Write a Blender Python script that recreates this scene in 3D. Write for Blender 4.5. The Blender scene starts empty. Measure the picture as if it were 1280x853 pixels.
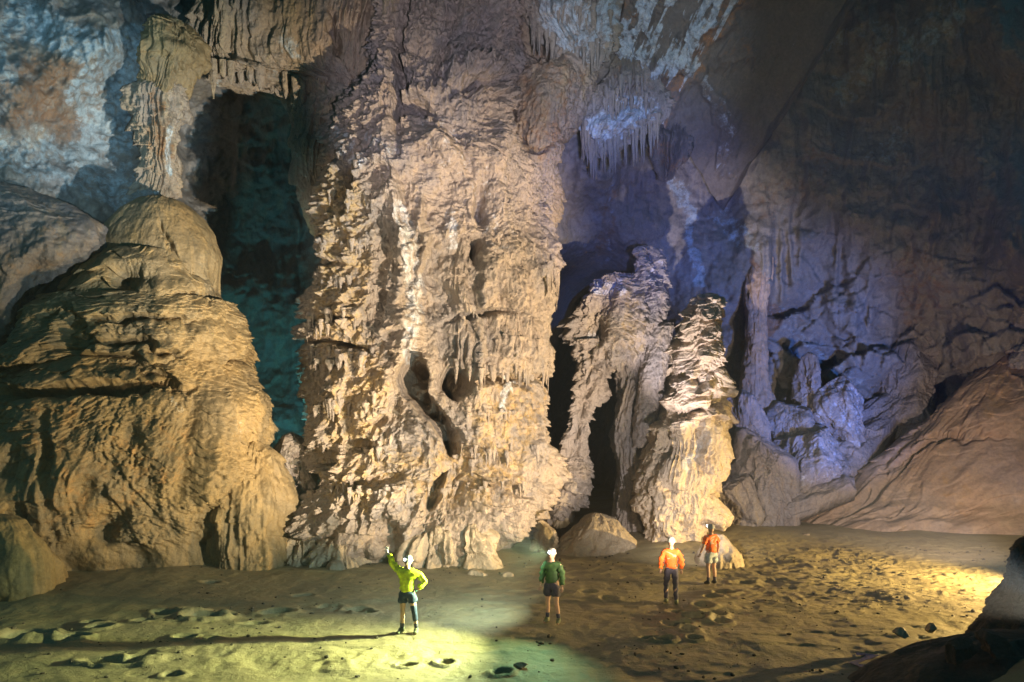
import bpy, bmesh, math, random
import numpy as np
from mathutils import Vector, Matrix
random.seed(7)
sc = bpy.context.scene
COL = sc.collection
# ---------------------------------------------------------------- camera frame
F, HZ, H = 900.0, 530.0, 5.0          # focal length in photo pixels, horizon row, eye height (m)
def P(px, py, d):
    return Vector(((px - 640) / F * d, d, H + (HZ - py) / F * d))
def G(px, py, z=0.0):                  # point of the ground (height z) seen at a photo position
    d = (H - z) * F / (py - HZ)
    return Vector(((px - 640) / F * d, d, z))
cam = bpy.data.cameras.new('camera'); co = bpy.data.objects.new('camera', cam); COL.objects.link(co)
cam.sensor_width = 36; cam.lens = F / 1280 * 36; cam.shift_y = (HZ - 426.5) / 1280
cam.clip_end = 500; cam.clip_start = .1
co.location = (0, 0, H); co.rotation_euler = (math.radians(90), 0, 0)
sc.camera = co

# ---------------------------------------------------------------- noise
def _h(ix, iy, iz, seed):
    with np.errstate(over='ignore'):
        h = (ix.astype(np.uint32) * np.uint32(374761393) + iy.astype(np.uint32) * np.uint32(668265263)
             + iz.astype(np.uint32) * np.uint32(2147483647) + np.uint32((seed * 974711 + 13) & 0xffffffff))
        h = (h ^ (h >> np.uint32(13))) * np.uint32(1274126177)
        h = (h ^ (h >> np.uint32(16))) * np.uint32(2246822519)
        h ^= h >> np.uint32(15)
    return h
def rnd(ix, iy, seed):
    return _h(ix, iy, np.zeros_like(ix), seed).astype(np.float32) / np.float32(4294967295.0)
def noise3(x, y, z, seed=0):           # value noise, -1..1
    x0 = np.floor(x); y0 = np.floor(y); z0 = np.floor(z)
    fx = (x - x0).astype(np.float32); fy = (y - y0).astype(np.float32); fz = (z - z0).astype(np.float32)
    ix = x0.astype(np.int64); iy = y0.astype(np.int64); iz = z0.astype(np.int64)
    fx = fx * fx * fx * (fx * (fx * 6 - 15) + 10); fy = fy * fy * fy * (fy * (fy * 6 - 15) + 10); fz = fz * fz * fz * (fz * (fz * 6 - 15) + 10)
    r = lambda a, b, c: _h(ix + a, iy + b, iz + c, seed).astype(np.float32) * np.float32(2 / 4294967295.0) - 1
    def lx(b, c):
        a = r(0, b, c); return a + (r(1, b, c) - a) * fx
    def ly(c):
        a = lx(0, c); return a + (lx(1, c) - a) * fy
    a = ly(0)
    return a + (ly(1) - a) * fz
def noise2(x, y, seed=0):
    x0 = np.floor(x); y0 = np.floor(y)
    fx = (x - x0).astype(np.float32); fy = (y - y0).astype(np.float32)
    ix = x0.astype(np.int64); iy = y0.astype(np.int64)
    fx = fx * fx * fx * (fx * (fx * 6 - 15) + 10); fy = fy * fy * fy * (fy * (fy * 6 - 15) + 10)
    r = lambda a, b: rnd(ix + a, iy + b, seed) * 2 - 1
    a = r(0, 0); a = a + (r(1, 0) - a) * fx
    b = r(0, 1); b = b + (r(1, 1) - b) * fx
    return a + (b - a) * fy
def fbm2(x, y, seed=0, oc=4, gain=.5):
    o = 0; a = 1; t = 0
    for k in range(oc):
        o = o + a * noise2(x * 2.03 ** k + 17.3 * k, y * 2.03 ** k - 9.1 * k, seed + k); t += a; a *= gain
    return o / t
def fbm3(x, y, z, seed=0, oc=3, gain=.5):
    o = 0; a = 1; t = 0
    for k in range(oc):
        f = 2.03 ** k
        o = o + a * noise3(x * f + 17.3 * k, y * f - 9.1 * k, z * f + 3.7 * k, seed + k); t += a; a *= gain
    return o / t
def sstep(a, b, x):
    t = np.clip((x - a) / (b - a), 0, 1); return t * t * (3 - 2 * t)
def tongues(s, z, w, h, seed):
    """overlapping drip tongues: rounded lips that hang over what is below them"""
    u = s / w; v = z / h
    iu = np.floor(u).astype(np.int64); iv = np.floor(v).astype(np.int64)
    best = np.zeros(s.shape, np.float32)
    for dv in (-1, 0, 1):
        row = iv + dv
        for du in (-1, 0, 1):
            ci = iu + du
            cx = ci + .5 + (rnd(ci, row, seed) - .5) * .9
            cz = row + .5 + (rnd(ci, row, seed + 1) - .5) * .9
            k = rnd(ci, row, seed + 2)
            dx = (u - cx) / (.55 + .45 * k)
            r = np.clip(1 - dx * dx, 0, 1)
            sr = np.sqrt(r)
            t = v - cz + .55 * sr                       # distance above the lip
            val = sr * np.clip(1 - t / 1.35, 0, 1) * sstep(0, .12, t) * (.45 + .55 * k)
            best = np.maximum(best, val.astype(np.float32))
    return best

# ---------------------------------------------------------------- tagging
def tag(o, label=None, cat=None, group=None, kind=None):
    if label: o['label'] = label; o['kind'] = 'thing'
    if cat: o['category'] = cat
    if group: o['group'] = group
    if kind: o['kind'] = kind
    return o
def empty(name, loc, rz=0):
    o = bpy.data.objects.new(name, None); COL.objects.link(o); o.location = loc; o.rotation_euler = (0, 0, rz)
    o.empty_display_size = .3
    return o
def link(name, me, mat, parent=None, smooth=True):
    o = bpy.data.objects.new(name, me); COL.objects.link(o)
    if mat:
        for m in (mat if isinstance(mat, (list, tuple)) else [mat]): me.materials.append(m)
    if smooth: me.polygons.foreach_set('use_smooth', np.ones(len(me.polygons), bool))
    if parent: o.parent = parent
    return o
def npmesh(name, V, Q, attrs=None):
    me = bpy.data.meshes.new(name)
    V = np.ascontiguousarray(V, np.float32); Q = np.ascontiguousarray(Q, np.int32)
    me.vertices.add(len(V)); me.vertices.foreach_set('co', V.ravel())
    me.loops.add(Q.size); me.loops.foreach_set('vertex_index', Q.ravel())
    me.polygons.add(len(Q)); me.polygons.foreach_set('loop_start', np.arange(0, Q.size, Q.shape[1], dtype=np.int32))
    me.update(calc_edges=True)
    for k, a in (attrs or {}).items():
        at = me.attributes.new(k, 'FLOAT', 'POINT'); at.data.foreach_set('value', np.ascontiguousarray(a, np.float32).ravel())
    return me
def gridquads(M, N, wrap):
    i = np.arange(M - 1)[:, None]; j = np.arange(N if wrap else N - 1)[None, :]
    j2 = (j + 1) % N
    return np.stack([i * N + j, i * N + j2, (i + 1) * N + j2, (i + 1) * N + j], -1).reshape(-1, 4)

# ---------------------------------------------------------------- materials
def nodes(name):
    m = bpy.data.materials.new(name); m.use_nodes = True; nt = m.node_tree; nt.nodes.clear()
    out = nt.nodes.new('ShaderNodeOutputMaterial'); b = nt.nodes.new('ShaderNodeBsdfPrincipled')
    nt.links.new(b.outputs[0], out.inputs[0])
    return m, nt, b
def mixc(nt, f, a, b):
    n = nt.nodes.new('ShaderNodeMix'); n.data_type = 'RGBA'
    for s, v in ((n.inputs[0], f), (n.inputs[6], a), (n.inputs[7], b)):
        if hasattr(v, 'is_linked'): nt.links.new(v, s)
        else: s.default_value = v if not isinstance(v, tuple) else (*v, 1)[:4]
    return n.outputs[2]
def tex(nt, co, scale, detail=5, rough=.6, kind='ShaderNodeTexNoise'):
    n = nt.nodes.new(kind); n.inputs['Scale'].default_value = scale
    if kind == 'ShaderNodeTexNoise':
        n.inputs['Detail'].default_value = detail; n.inputs['Roughness'].default_value = rough
    nt.links.new(co, n.inputs['Vector'])
    return n.outputs[0]
def ramp(nt, f, a, b):
    n = nt.nodes.new('ShaderNodeMapRange'); n.interpolation_type = 'SMOOTHSTEP'
    n.inputs[1].default_value = a; n.inputs[2].default_value = b; nt.links.new(f, n.inputs[0])
    return n.outputs[0]
def math_(nt, op, a, b):
    n = nt.nodes.new('ShaderNodeMath'); n.operation = op
    for s, v in ((n.inputs[0], a), (n.inputs[1], b)):
        if hasattr(v, 'is_linked'): nt.links.new(v, s)
        else: s.default_value = v
    return n.outputs[0]
def attr(nt, name):
    n = nt.nodes.new('ShaderNodeAttribute'); n.attribute_name = name
    return n.outputs['Fac']
def rock(name, c1, c2, c3, calc=(.62, .62, .62), ochre=(.30, .13, .045), rough=.62, bump=.6, fine=9.0, streak=.5, dark=(.05, .04, .035)):
    m, nt, b = nodes(name)
    geo = nt.nodes.new('ShaderNodeNewGeometry'); pos = geo.outputs['Position']
    mp = nt.nodes.new('ShaderNodeMapping'); mp.inputs['Scale'].default_value = (1, 1, .16); nt.links.new(pos, mp.inputs[0])
    c = mixc(nt, ramp(nt, tex(nt, pos, .35, 6, .65), .40, .62), c1, c2)
    c = mixc(nt, ramp(nt, tex(nt, mp.outputs[0], 1.6, 5, .7), .48, .70), c, c3)
    c = mixc(nt, math_(nt, 'MULTIPLY', ramp(nt, tex(nt, mp.outputs[0], 4.5, 4, .7), .56, .72), streak), c, dark)
    n1 = tex(nt, pos, 2.6, 8, .72)
    oc = ramp(nt, math_(nt, 'ADD', attr(nt, 'ochre'), math_(nt, 'MULTIPLY', math_(nt, 'SUBTRACT', n1, .5), 1.9)), .36, .95)
    c = mixc(nt, oc, c, ochre)
    ca = ramp(nt, math_(nt, 'ADD', attr(nt, 'calcite'), math_(nt, 'MULTIPLY', math_(nt, 'SUBTRACT', n1, .5), 2.6)), .36, .95)
    c = mixc(nt, ca, c, calc)
    sp = ramp(nt, tex(nt, pos, fine * 1.7, 4, .7), .35, .68)
    c = mixc(nt, math_(nt, 'MULTIPLY', sp, .35), c, tuple(x * .42 for x in c2))
    nt.links.new(c, b.inputs['Base Color'])
    rr = nt.nodes.new('ShaderNodeMapRange'); rr.inputs[1].default_value = .3; rr.inputs[2].default_value = .7
    rr.inputs[3].default_value = rough - .12; rr.inputs[4].default_value = rough + .2
    nt.links.new(n1, rr.inputs[0]); nt.links.new(rr.outputs[0], b.inputs['Roughness'])
    b.inputs['Specular IOR Level'].default_value = .35
    bh = math_(nt, 'ADD', math_(nt, 'MULTIPLY', tex(nt, pos, fine * .42, 7, .62), 1.3), math_(nt, 'MULTIPLY', tex(nt, pos, fine * 1.6, 5, .7), .5))
    vz = nt.nodes.new('ShaderNodeMapping'); vz.inputs['Scale'].default_value = (1, 1, .45); nt.links.new(pos, vz.inputs[0])
    vo = tex(nt, vz.outputs[0], fine * .6, kind='ShaderNodeTexVoronoi')
    bh = math_(nt, 'SUBTRACT', bh, math_(nt, 'MULTIPLY', vo, .55))
    bn = nt.nodes.new('ShaderNodeBump'); bn.inputs['Strength'].default_value = bump; bn.inputs['Distance'].default_value = .16
    nt.links.new(bh, bn.inputs['Height']); nt.links.new(bn.outputs[0], b.inputs['Normal'])
    return m
def plain(name, col, rough=.6, var=.25, scale=30, bump=.15, emit=None, es=0, spec=.4):
    m, nt, b = nodes(name)
    geo = nt.nodes.new('ShaderNodeTexCoord'); pos = geo.outputs['Object']
    n = tex(nt, pos, scale, 5, .65)
    c = mixc(nt, ramp(nt, n, .3, .7), tuple(x * (1 - var) for x in col), tuple(min(1, x * (1 + var)) for x in col))
    nt.links.new(c, b.inputs['Base Color']); b.inputs['Roughness'].default_value = rough
    b.inputs['Specular IOR Level'].default_value = spec
    if bump:
        bn = nt.nodes.new('ShaderNodeBump'); bn.inputs['Strength'].default_value = bump; bn.inputs['Distance'].default_value = .02
        nt.links.new(n, bn.inputs['Height']); nt.links.new(bn.outputs[0], b.inputs['Normal'])
    if emit:
        b.inputs['Emission Color'].default_value = (*emit, 1); b.inputs['Emission Strength'].default_value = es
    return m

R_COLUMN = rock('column_rock', (.34, .27, .215), (.265, .23, .215), (.40, .31, .235), calc=(.60, .62, .66), ochre=(.43, .29, .125), bump=.9)
R_UPPER = rock('upper_rock', (.36, .27, .18), (.30, .25, .21), (.42, .32, .2), calc=(.50, .56, .58), ochre=(.30, .15, .055), bump=.8)
R_MOUND = rock('flowstone_rock', (.26, .18, .085), (.20, .15, .085), (.32, .22, .10), calc=(.6, .58, .52), ochre=(.40, .21, .07), bump=.45, fine=7, streak=.35)
R_BULGE = rock('grey_rock', (.15, .115, .09), (.13, .115, .115), (.20, .15, .10), ochre=(.24, .13, .05), bump=.5)
R_WALL = rock('wall_rock', (.20, .17, .135), (.19, .18, .175), (.25, .21, .165), calc=(.31, .37, .40), ochre=(.20, .11, .055), bump=.6, fine=6)
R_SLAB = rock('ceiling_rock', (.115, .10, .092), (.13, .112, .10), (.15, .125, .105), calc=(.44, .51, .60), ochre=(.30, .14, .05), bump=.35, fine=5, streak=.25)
R_STAL = rock('stalagmite_rock', (.54, .43, .32), (.48, .39, .32), (.58, .46, .34), calc=(.66, .64, .66), ochre=(.45, .28, .14), bump=.7, fine=11)
R_ARCH = rock('arch_rock', (.33, .27, .235), (.27, .24, .24), (.40, .32, .25), calc=(.55, .55, .62), ochre=(.36, .26, .12), bump=.7, fine=10)
R_BOULD = rock('boulder_rock', (.25, .205, .18), (.21, .19, .195), (.30, .245, .20), calc=(.45, .46, .52), ochre=(.3, .19, .11), bump=.6, fine=7)
R_SLOPE = rock('slope_rock', (.34, .23, .155), (.29, .215, .165), (.37, .26, .17), calc=(.4, .38, .36), ochre=(.36, .22, .09), bump=.3, fine=4, streak=.25)
R_MUD = rock('mud_mound', (.34, .265, .18), (.31, .25, .185), (.38, .30, .21), bump=.35, fine=8, streak=.15)
R_HANG = rock('calcite_rock', (.30, .25, .20), (.26, .24, .22), (.36, .29, .2), calc=(.46, .54, .60), ochre=(.32, .17, .07), bump=.7)
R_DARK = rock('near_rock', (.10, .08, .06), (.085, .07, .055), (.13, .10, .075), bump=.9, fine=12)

def floor_mat():
    m, nt, b = nodes('cave_floor_mud')
    geo = nt.nodes.new('ShaderNodeNewGeometry'); pos = geo.outputs['Position']
    c = mixc(nt, ramp(nt, tex(nt, pos, .3, 6, .6), .38, .62), (.27, .225, .125), (.22, .18, .11))
    c = mixc(nt, math_(nt, 'MULTIPLY', ramp(nt, tex(nt, pos, 3.5, 6, .7), .5, .7), .6), c, (.17, .135, .09))
    c = mixc(nt, math_(nt, 'MULTIPLY', ramp(nt, tex(nt, pos, 22, 3, .7), .58, .7), .5), c, (.12, .10, .07))
    nt.links.new(c, b.inputs['Base Color'])
    rr = nt.nodes.new('ShaderNodeMapRange'); rr.inputs[3].default_value = .30; rr.inputs[4].default_value = .78
    nt.links.new(tex(nt, pos, 1.1, 5, .6), rr.inputs[0]); nt.links.new(rr.outputs[0], b.inputs['Roughness'])
    b.inputs['Specular IOR Level'].default_value = .4
    bh = math_(nt, 'ADD', tex(nt, pos, 5, 7, .65), math_(nt, 'MULTIPLY', tex(nt, pos, 26, 4, .7), .35))
    bn = nt.nodes.new('ShaderNodeBump'); bn.inputs['Strength'].default_value = .7; bn.inputs['Distance'].default_value = .07
    nt.links.new(bh, bn.inputs['Height']); nt.links.new(bn.outputs[0], b.inputs['Normal'])
    return m
R_FLOOR = floor_mat()

# ---------------------------------------------------------------- relief
def relief(s, z, sp, seed):
    """outward relief of dripstone, in metres, over arc length s and height z"""
    ws = s + .35 * fbm2(s * .7, z * .5, seed + 50, 3); wz = z + .45 * fbm2(s * .45, z * .45, seed + 60, 3)
    h = np.zeros(s.shape, np.float32)
    if 'big' in sp:
        a, sz = sp['big']; h += a * fbm2(s / sz, z / sz * .8, seed, 3)
    if 'ledge' in sp:
        a, L = sp['ledge'][:2]
        ph = (wz + 2.6 * L * fbm2(s / (2.6 * L), z / (4 * L), seed + 5, 3)) / L + (sp['ledge'][2] * s / L if len(sp['ledge']) > 2 else 0)
        t = ph - np.floor(ph); k = rnd(np.floor(ph).astype(np.int64), np.floor(ph).astype(np.int64) * 0, seed + 6)
        h += a * (.3 + .7 * k) * (1 - t) ** 1.4 * sstep(0, .10, t) * sstep(-.25, .4, fbm2(s / (1.3 * L), z / (2 * L), seed + 7, 2))
    for q, (w, hh, a) in enumerate(sp.get('tong', ())):
        m = .55 + .6 * fbm2(s / (w * 5), z / (hh * 4), seed + 20 + q, 2)
        h += a * tongues(ws, wz, w, hh, seed + 31 + 7 * q) * m.clip(.1, 1.3)
    if 'flute' in sp:
        a, w = sp['flute']
        r = 1 - np.abs(fbm2(ws / w, z * .12, seed + 90, 2)) * 2.2
        h += a * r.clip(-.3, 1) * (.35 + .65 * sstep(-.2, .35, fbm2(s * .25, z * .35, seed + 91, 2)))
    if 'fine' in sp:
        a, w = sp['fine']; h += a * fbm2(s / w, z / w, seed + 95, 4, .6)
    return h
def project(V):
    return 640 + V[..., 0] / V[..., 1] * F, HZ - (V[..., 2] - H) / V[..., 1] * F
def feats_eval(px, py, feats):
    o = np.zeros(px.shape, np.float32)
    for f in feats:
        cx, cy, rx, ry, a = f[:5]; dx = px - cx; dy = py - cy
        if len(f) > 5:
            c, s_ = math.cos(math.radians(f[5])), math.sin(math.radians(f[5])); dx, dy = dx * c + dy * s_, -dx * s_ + dy * c
        e = (dx / rx) ** 2 + (dy / ry) ** 2
        o += a * np.exp(-(e ** (4.0 if a < -1.6 else 1.5)))
    return o
def strokes(px, py, ss):
    o = np.zeros(px.shape, np.float32)
    for pts, w, st in ss:
        d = np.full(px.shape, 1e9, np.float32)
        if len(pts) == 1: pts = [pts[0], (pts[0][0] + .1, pts[0][1])]
        for (x0, y0), (x1, y1) in zip(pts[:-1], pts[1:]):
            vx, vy = x1 - x0, y1 - y0; L = vx * vx + vy * vy
            t = np.clip(((px - x0) * vx + (py - y0) * vy) / L, 0, 1)
            d = np.minimum(d, np.hypot(px - x0 - t * vx, py - y0 - t * vy))
        o = np.maximum(o, st * (1 - sstep(.45, 1.25, d / w)))
    return o
def smooth1(a, k):
    if k < 1: return a
    ker = np.hanning(2 * k + 3); ker /= ker.sum(); n = len(ker) // 2
    return np.convolve(np.pad(a, n, mode='edge'), ker, mode='valid')
def normals(V, wrap):
    if wrap: du = np.roll(V, -1, 1) - np.roll(V, 1, 1)
    else: du = np.gradient(V, axis=1)
    dv = np.gradient(V, axis=0)
    n = np.cross(dv, du); l = np.linalg.norm(n, axis=-1, keepdims=True)
    return n / np.maximum(l, 1e-9)
def formation(name, prof, sp, mat, N, M, seed, feats=(), calcite=(), ochre=(), parent=None, expo=2.3, sm=6, edge=.0, cal0=0., och0=0., droop=.25, regions=(), facets=None):
    """closed rock body: elliptic sections through rows (photo row, left, right, centre depth, half depth)"""
    pr = np.array(prof, float)
    t = np.concatenate([[0], np.cumsum(np.hypot(np.diff(pr[:, 0]), np.diff(pr[:, 2] - pr[:, 1]) * .5))])
    tt = np.linspace(0, t[-1], M)
    row = [smooth1(np.interp(tt, t, pr[:, k]), sm) for k in range(5)]
    py, l, r, d, b = row
    z = H + (HZ - py) / F * d
    cx = ((l + r) / 2 - 640) / F * d; a = np.maximum((r - l) / 2 / F * d, .02); b = np.maximum(b, .02)
    u = np.linspace(-1, 1, N, endpoint=False); phi = math.pi * (.5 * u + .5 * u ** 3); th = phi - math.pi / 2
    c, s_ = np.cos(th), np.sin(th)
    X = cx[:, None] + a[:, None] * np.sign(c) * np.abs(c) ** (2 / expo)
    Y = d[:, None] + b[:, None] * np.sign(s_) * np.abs(s_) ** (2 / expo)
    Z = np.repeat(z[:, None], N, 1)
    V = np.stack([X, Y, Z], -1)
    if edge:                                       # wander of the whole body
        V[..., 0] += edge * fbm2(Z * .9, Z * 0 + seed, seed + 3, 3); V[..., 1] += edge * fbm2(Z * .9, Z * 0 + seed + 9, seed + 4, 3)
    if facets:                                     # break the round body along random planes
        rg = np.random.RandomState(seed); C0 = np.array([cx.mean(), d.mean(), (z[0] + z[-1]) / 2]); Sc = np.array([a.max(), b.max(), (z[0] - z[-1]) / 2])
        Sc = Sc * 1.22; q = (V - C0) / Sc * 1.22; t_ = np.full(Z.shape, 9.0)
        for k in range(facets[0]):
            nn = rg.normal(size=3); nn[1] = -abs(nn[1]) if k % 3 else nn[1]; nn /= np.linalg.norm(nn)
            dt = (q * nn).sum(-1); t_ = np.minimum(t_, np.where(dt > .05, rg.uniform(*facets[1]) / np.maximum(dt, .05), 9))
        V = C0 + q * np.minimum(t_, 1.0)[..., None] * Sc
    n = normals(V, True)
    cen = np.stack([cx, d, z], -1)[:, None, :]
    flip = np.sign(((V - cen) * n)[..., :2].sum(-1).mean()); n = n * (flip if flip else 1)
    per = np.median(a + b) * .5 + .5 * (a + b)[:, None] * .5
    S = phi[None, :] * np.maximum(per, .15) + np.zeros_like(Z)
    arc = np.concatenate([[0], np.cumsum(np.linalg.norm(np.diff(V[:, N // 2], axis=0), axis=-1))])
    Zs = z[0] - arc[:, None] + np.zeros_like(Z)
    px, py_ = project(V)
    h = relief(S, Zs, sp, seed)
    for k, (ss, sp2) in enumerate(regions):
        wob = 14 * fbm2(S * .6, Zs * .6, seed + 77 + k, 3); m_ = np.clip(strokes(px + wob, py_ + wob, ss), 0, 1)
        h = h * (1 - m_) + m_ * relief(S, Zs, sp2, seed + 300 + 40 * k)
    h = h - h[N // 8 and slice(None), N // 8: -N // 8].mean() * .8
    if feats:
        fw = (24 * fbm2(S * .55, Zs * .55, seed + 81, 3) + 9 * fbm2(S * 2.2, Zs * 2.2, seed + 84, 3)) * min(1, 30 / (abs(prof[-1][2] - prof[-1][1]) + 1) + .6)
        fv = 22 * fbm2(S * .5, Zs * .5, seed + 82, 3) + 8 * fbm2(S * 2.0, Zs * 2.0, seed + 85, 3)
        h = h + feats_eval(px + fw * .6, py_ + fv * .7, feats) * sstep(.35, -.1, n[..., 1]) * (1 + .5 * fbm2(S * 1.1, Zs * 1.1, seed + 83, 3))
    fade = np.clip(np.minimum(a, b) / .5, .15, 1)[:, None]
    h = h * fade
    hn = h[..., None] * n
    hn[..., 2] *= .55; hn[..., 2] -= droop * np.clip(h, 0, .6)
    V = V + hn
    top = V[0].mean(0); top[2] = V[0][:, 2].max()
    Q = gridquads(M, N, True)[:, ::-1] if flip >= 0 else gridquads(M, N, True)
    px, py_ = project(V)
    nz = fbm2(S * .8, Zs * .8, seed + 70, 4) * 14
    ca = strokes(px + nz, py_ + nz * 1.3, calcite) + cal0 if calcite or cal0 else np.zeros_like(h)
    ocm = strokes(px - nz, py_ + nz, ochre) + och0 if ochre or och0 else np.zeros_like(h)
    Vf = np.concatenate([V.reshape(-1, 3), top[None]]); ti = len(Vf) - 1
    j = np.arange(N); cap = np.stack([np.full(N, ti), j, (j + 1) % N, (j + 1) % N], -1)
    me = npmesh(name, Vf, Q, {'calcite': np.append(ca.ravel(), 0), 'ochre': np.append(ocm.ravel(), 0)})
    bm = bmesh.new(); bm.from_mesh(me); bm.verts.ensure_lookup_table()
    for q in range(N):
        try: bm.faces.new((bm.verts[ti], bm.verts[(q + 1) % N], bm.verts[q]))
        except ValueError: pass
    bmesh.ops.recalc_face_normals(bm, faces=bm.faces[:])
    bm.to_mesh(me); bm.free()
    return link(name, me, mat, parent)

# ================================================================= THE SETTING
def idw(px, py, pts, p=3.2):
    num = np.zeros(px.shape); den = np.zeros(px.shape)
    for x, y, d in pts:
        w = 1 / (((px - x) ** 2 + (py - y) ** 2) / 1e4 + .05) ** (p / 2)
        num += w * d; den += w
    return num / den
# ---- back wall and roof of the chamber
def cave_wall():
    gx = np.arange(-330, 1720, 2.0); gy = np.concatenate([np.linspace(-2600, -160, 40), np.arange(-155, 760, 1.9)])
    px, py = np.meshgrid(gx, gy)
    pts = [(-300, 100, 23), (0, 100, 26), (0, 250, 27.5), (100, 60, 27.5), (200, 100, 29), (190, 250, 29), (100, 260, 28), (-300, 500, 22), (0, 600, 26), (150, 500, 31),
           (208, 110, 29.5), (208, 200, 29.5), (205, 230, 29.3), (226, 130, 35.5), (228, 190, 36), (232, 230, 36), (250, 160, 36), (330, 300, 36), (300, 450, 36), (350, 600, 34), (370, 200, 35), (240, 560, 34),
           (450, 100, 32.5), (450, 300, 34), (560, 60, 32), (600, 300, 34), (500, 600, 34),
           (740, 200, 35), (760, 60, 33), (800, 260, 36.5), (880, 300, 37), (720, 300, 37),
           (900, 180, 36), (1000, 100, 35), (960, 330, 36.5), (1000, 430, 38), (900, 450, 38), (1100, 250, 34.5), (1100, 400, 37), (1200, 100, 32), (1200, 300, 32.5),
           (1280, 50, 29), (1280, 300, 29.5), (1280, 450, 33), (1150, 550, 38), (1000, 580, 37), (900, 600, 36), (1600, 200, 24), (1600, 500, 24),
           (730, 520, 47), (740, 400, 44), (700, 600, 45), (780, 600, 44)]
    d = idw(px, np.maximum(py, -160), pts)
    # wall pushed back behind the arch so the gap stays dark
    d += 9 * np.exp(-(((px - 735) / 62) ** 2 + ((py - 510) / 175) ** 2) ** 2)
    # overhead, the roof comes forward
    up = np.clip((-100 - py) / 2500, 0, 1); d = d * (1 - up) ** .8 * (1 - up) + 4.5 * up + 10 * up * (1 - up)
    s = (px - 640) / F * 33; z = H + (HZ - py) / F * 33
    left = sstep(230, 200, px + 6 * noise2(py / 30, py * 0, 5)); mid = sstep(230, 260, px) * sstep(720, 690, px); right = sstep(900, 950, px)
    h = .9 * fbm2(s / 3.2, z / 3.2, 101, 5, .5) + .2 * fbm2(s / .7, z / .9, 102, 4, .6)
    h *= 1 - .45 * right
    rA = relief(s, z, dict(tong=[(1.2, 1.6, .7), (.5, .8, .35)], flute=(.45, .8), fine=(.12, .3)), 111)
    rB = relief(s, z, dict(ledge=(.5, 2.2), tong=[(.9, 1.3, .4), (.35, .6, .2)], fine=(.22, .5)), 121)
    rC = relief(s, z, dict(big=(1.2, 4.0), ledge=(.4, 3.4), flute=(.7, 1.0), tong=[(1.3, 3.2, .8), (.5, 1.7, .4), (.22, .7, .14)], fine=(.16, .5)), 131) * (1 - .6 * sstep(330, 430, py))
    h += rB * left + rA * mid + rC * right + (1 - left - mid - right).clip(0, 1) * .6 * rA
    # broken rock faces in the far right corner
    blk = sstep(300, 430, py) * sstep(930, 1000, px)
    for sc_, am, sd in ((3.4, 1.5, 141), (1.5, .7, 151), (.7, .3, 161)):
        u = (s + .35 * z + .8 * fbm2(s * .4, z * .4, sd, 3)) / sc_; v = (z - .25 * s + .8 * fbm2(s * .4, z * .4, sd + 1, 3)) / sc_ * 1.3
        bi = np.floor(u).astype(np.int64); bj = np.floor(v).astype(np.int64); best = np.full(u.shape, 9.0); hh = np.zeros(u.shape)
        for a_ in (-1, 0, 1):
            for b_ in (-1, 0, 1):
                ci = bi + a_; cj = bj + b_; dx = u - ci - rnd(ci, cj, sd); dz = v - cj - rnd(ci, cj, sd + 1); dd = dx * dx + dz * dz
                val = (rnd(ci, cj, sd + 2) - .5) + (rnd(ci, cj, sd + 3) - .5) * dx * 2 + (rnd(ci, cj, sd + 4) - .3) * dz * 2
                k = dd < best; best = np.where(k, dd, best); hh = np.where(k, val, hh)
        h += am * hh * (.05 + .75 * blk) * right
    h *= sstep(-1400, -150, py) * .9 + .1
    d = d - h
    V = np.stack([(px - 640) / F * d, d, H + (HZ - py) / F * d], -1)
    nz = fbm2(s * .5, z * .5, 151, 5, .6) * 34
    ca = strokes(px + nz, py + nz * .8, [([(20, 20), (110, 60), (150, 60)], 34, .75), ([(120, 130), (170, 60)], 36, .75), ([(110, 190), (190, 130)], 44, .8), ([(60, 200), (130, 225), (200, 250)], 42, .62), ([(10, 10), (10, 90)], 20, .7),
              ([(0, 180), (30, 200)], 30, .6), ([(1060, 120), (1110, 80), (1190, 10)], 20, .62), ([(1045, 60), (1120, 40)], 16, .55), ([(1085, 190), (1120, 170)], 22, .5), ([(860, 245), (872, 290), (868, 345)], 13, .75), ([(760, 200), (745, 330)], 5, .5),
              ([(900, 270), (930, 300)], 18, .55), ([(985, 400), (1060, 470)], 16, .4)])
    oc = strokes(px - nz, py + nz, [([(40, 120), (100, 130)], 60, .75), ([(20, 150), (80, 160)], 30, .7), ([(170, 20), (215, 40)], 30, .45), ([(190, 130), (200, 190)], 18, .6), ([(948, 330), (945, 480)], 20, .75),
              ([(970, 250), (1030, 200)], 40, .45), ([(1150, 330), (1160, 370)], 34, .55), ([(1100, 60), (1180, 200)], 60, .35), ([(770, 240), (765, 300)], 9, .6)])
    me = npmesh('cave_wall', V.reshape(-1, 3), gridquads(len(gy), len(gx), False)[:, ::-1], {'calcite': ca, 'ochre': oc})
    tag(link('cave_wall', me, R_WALL), kind='structure')
cave_wall()

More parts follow.
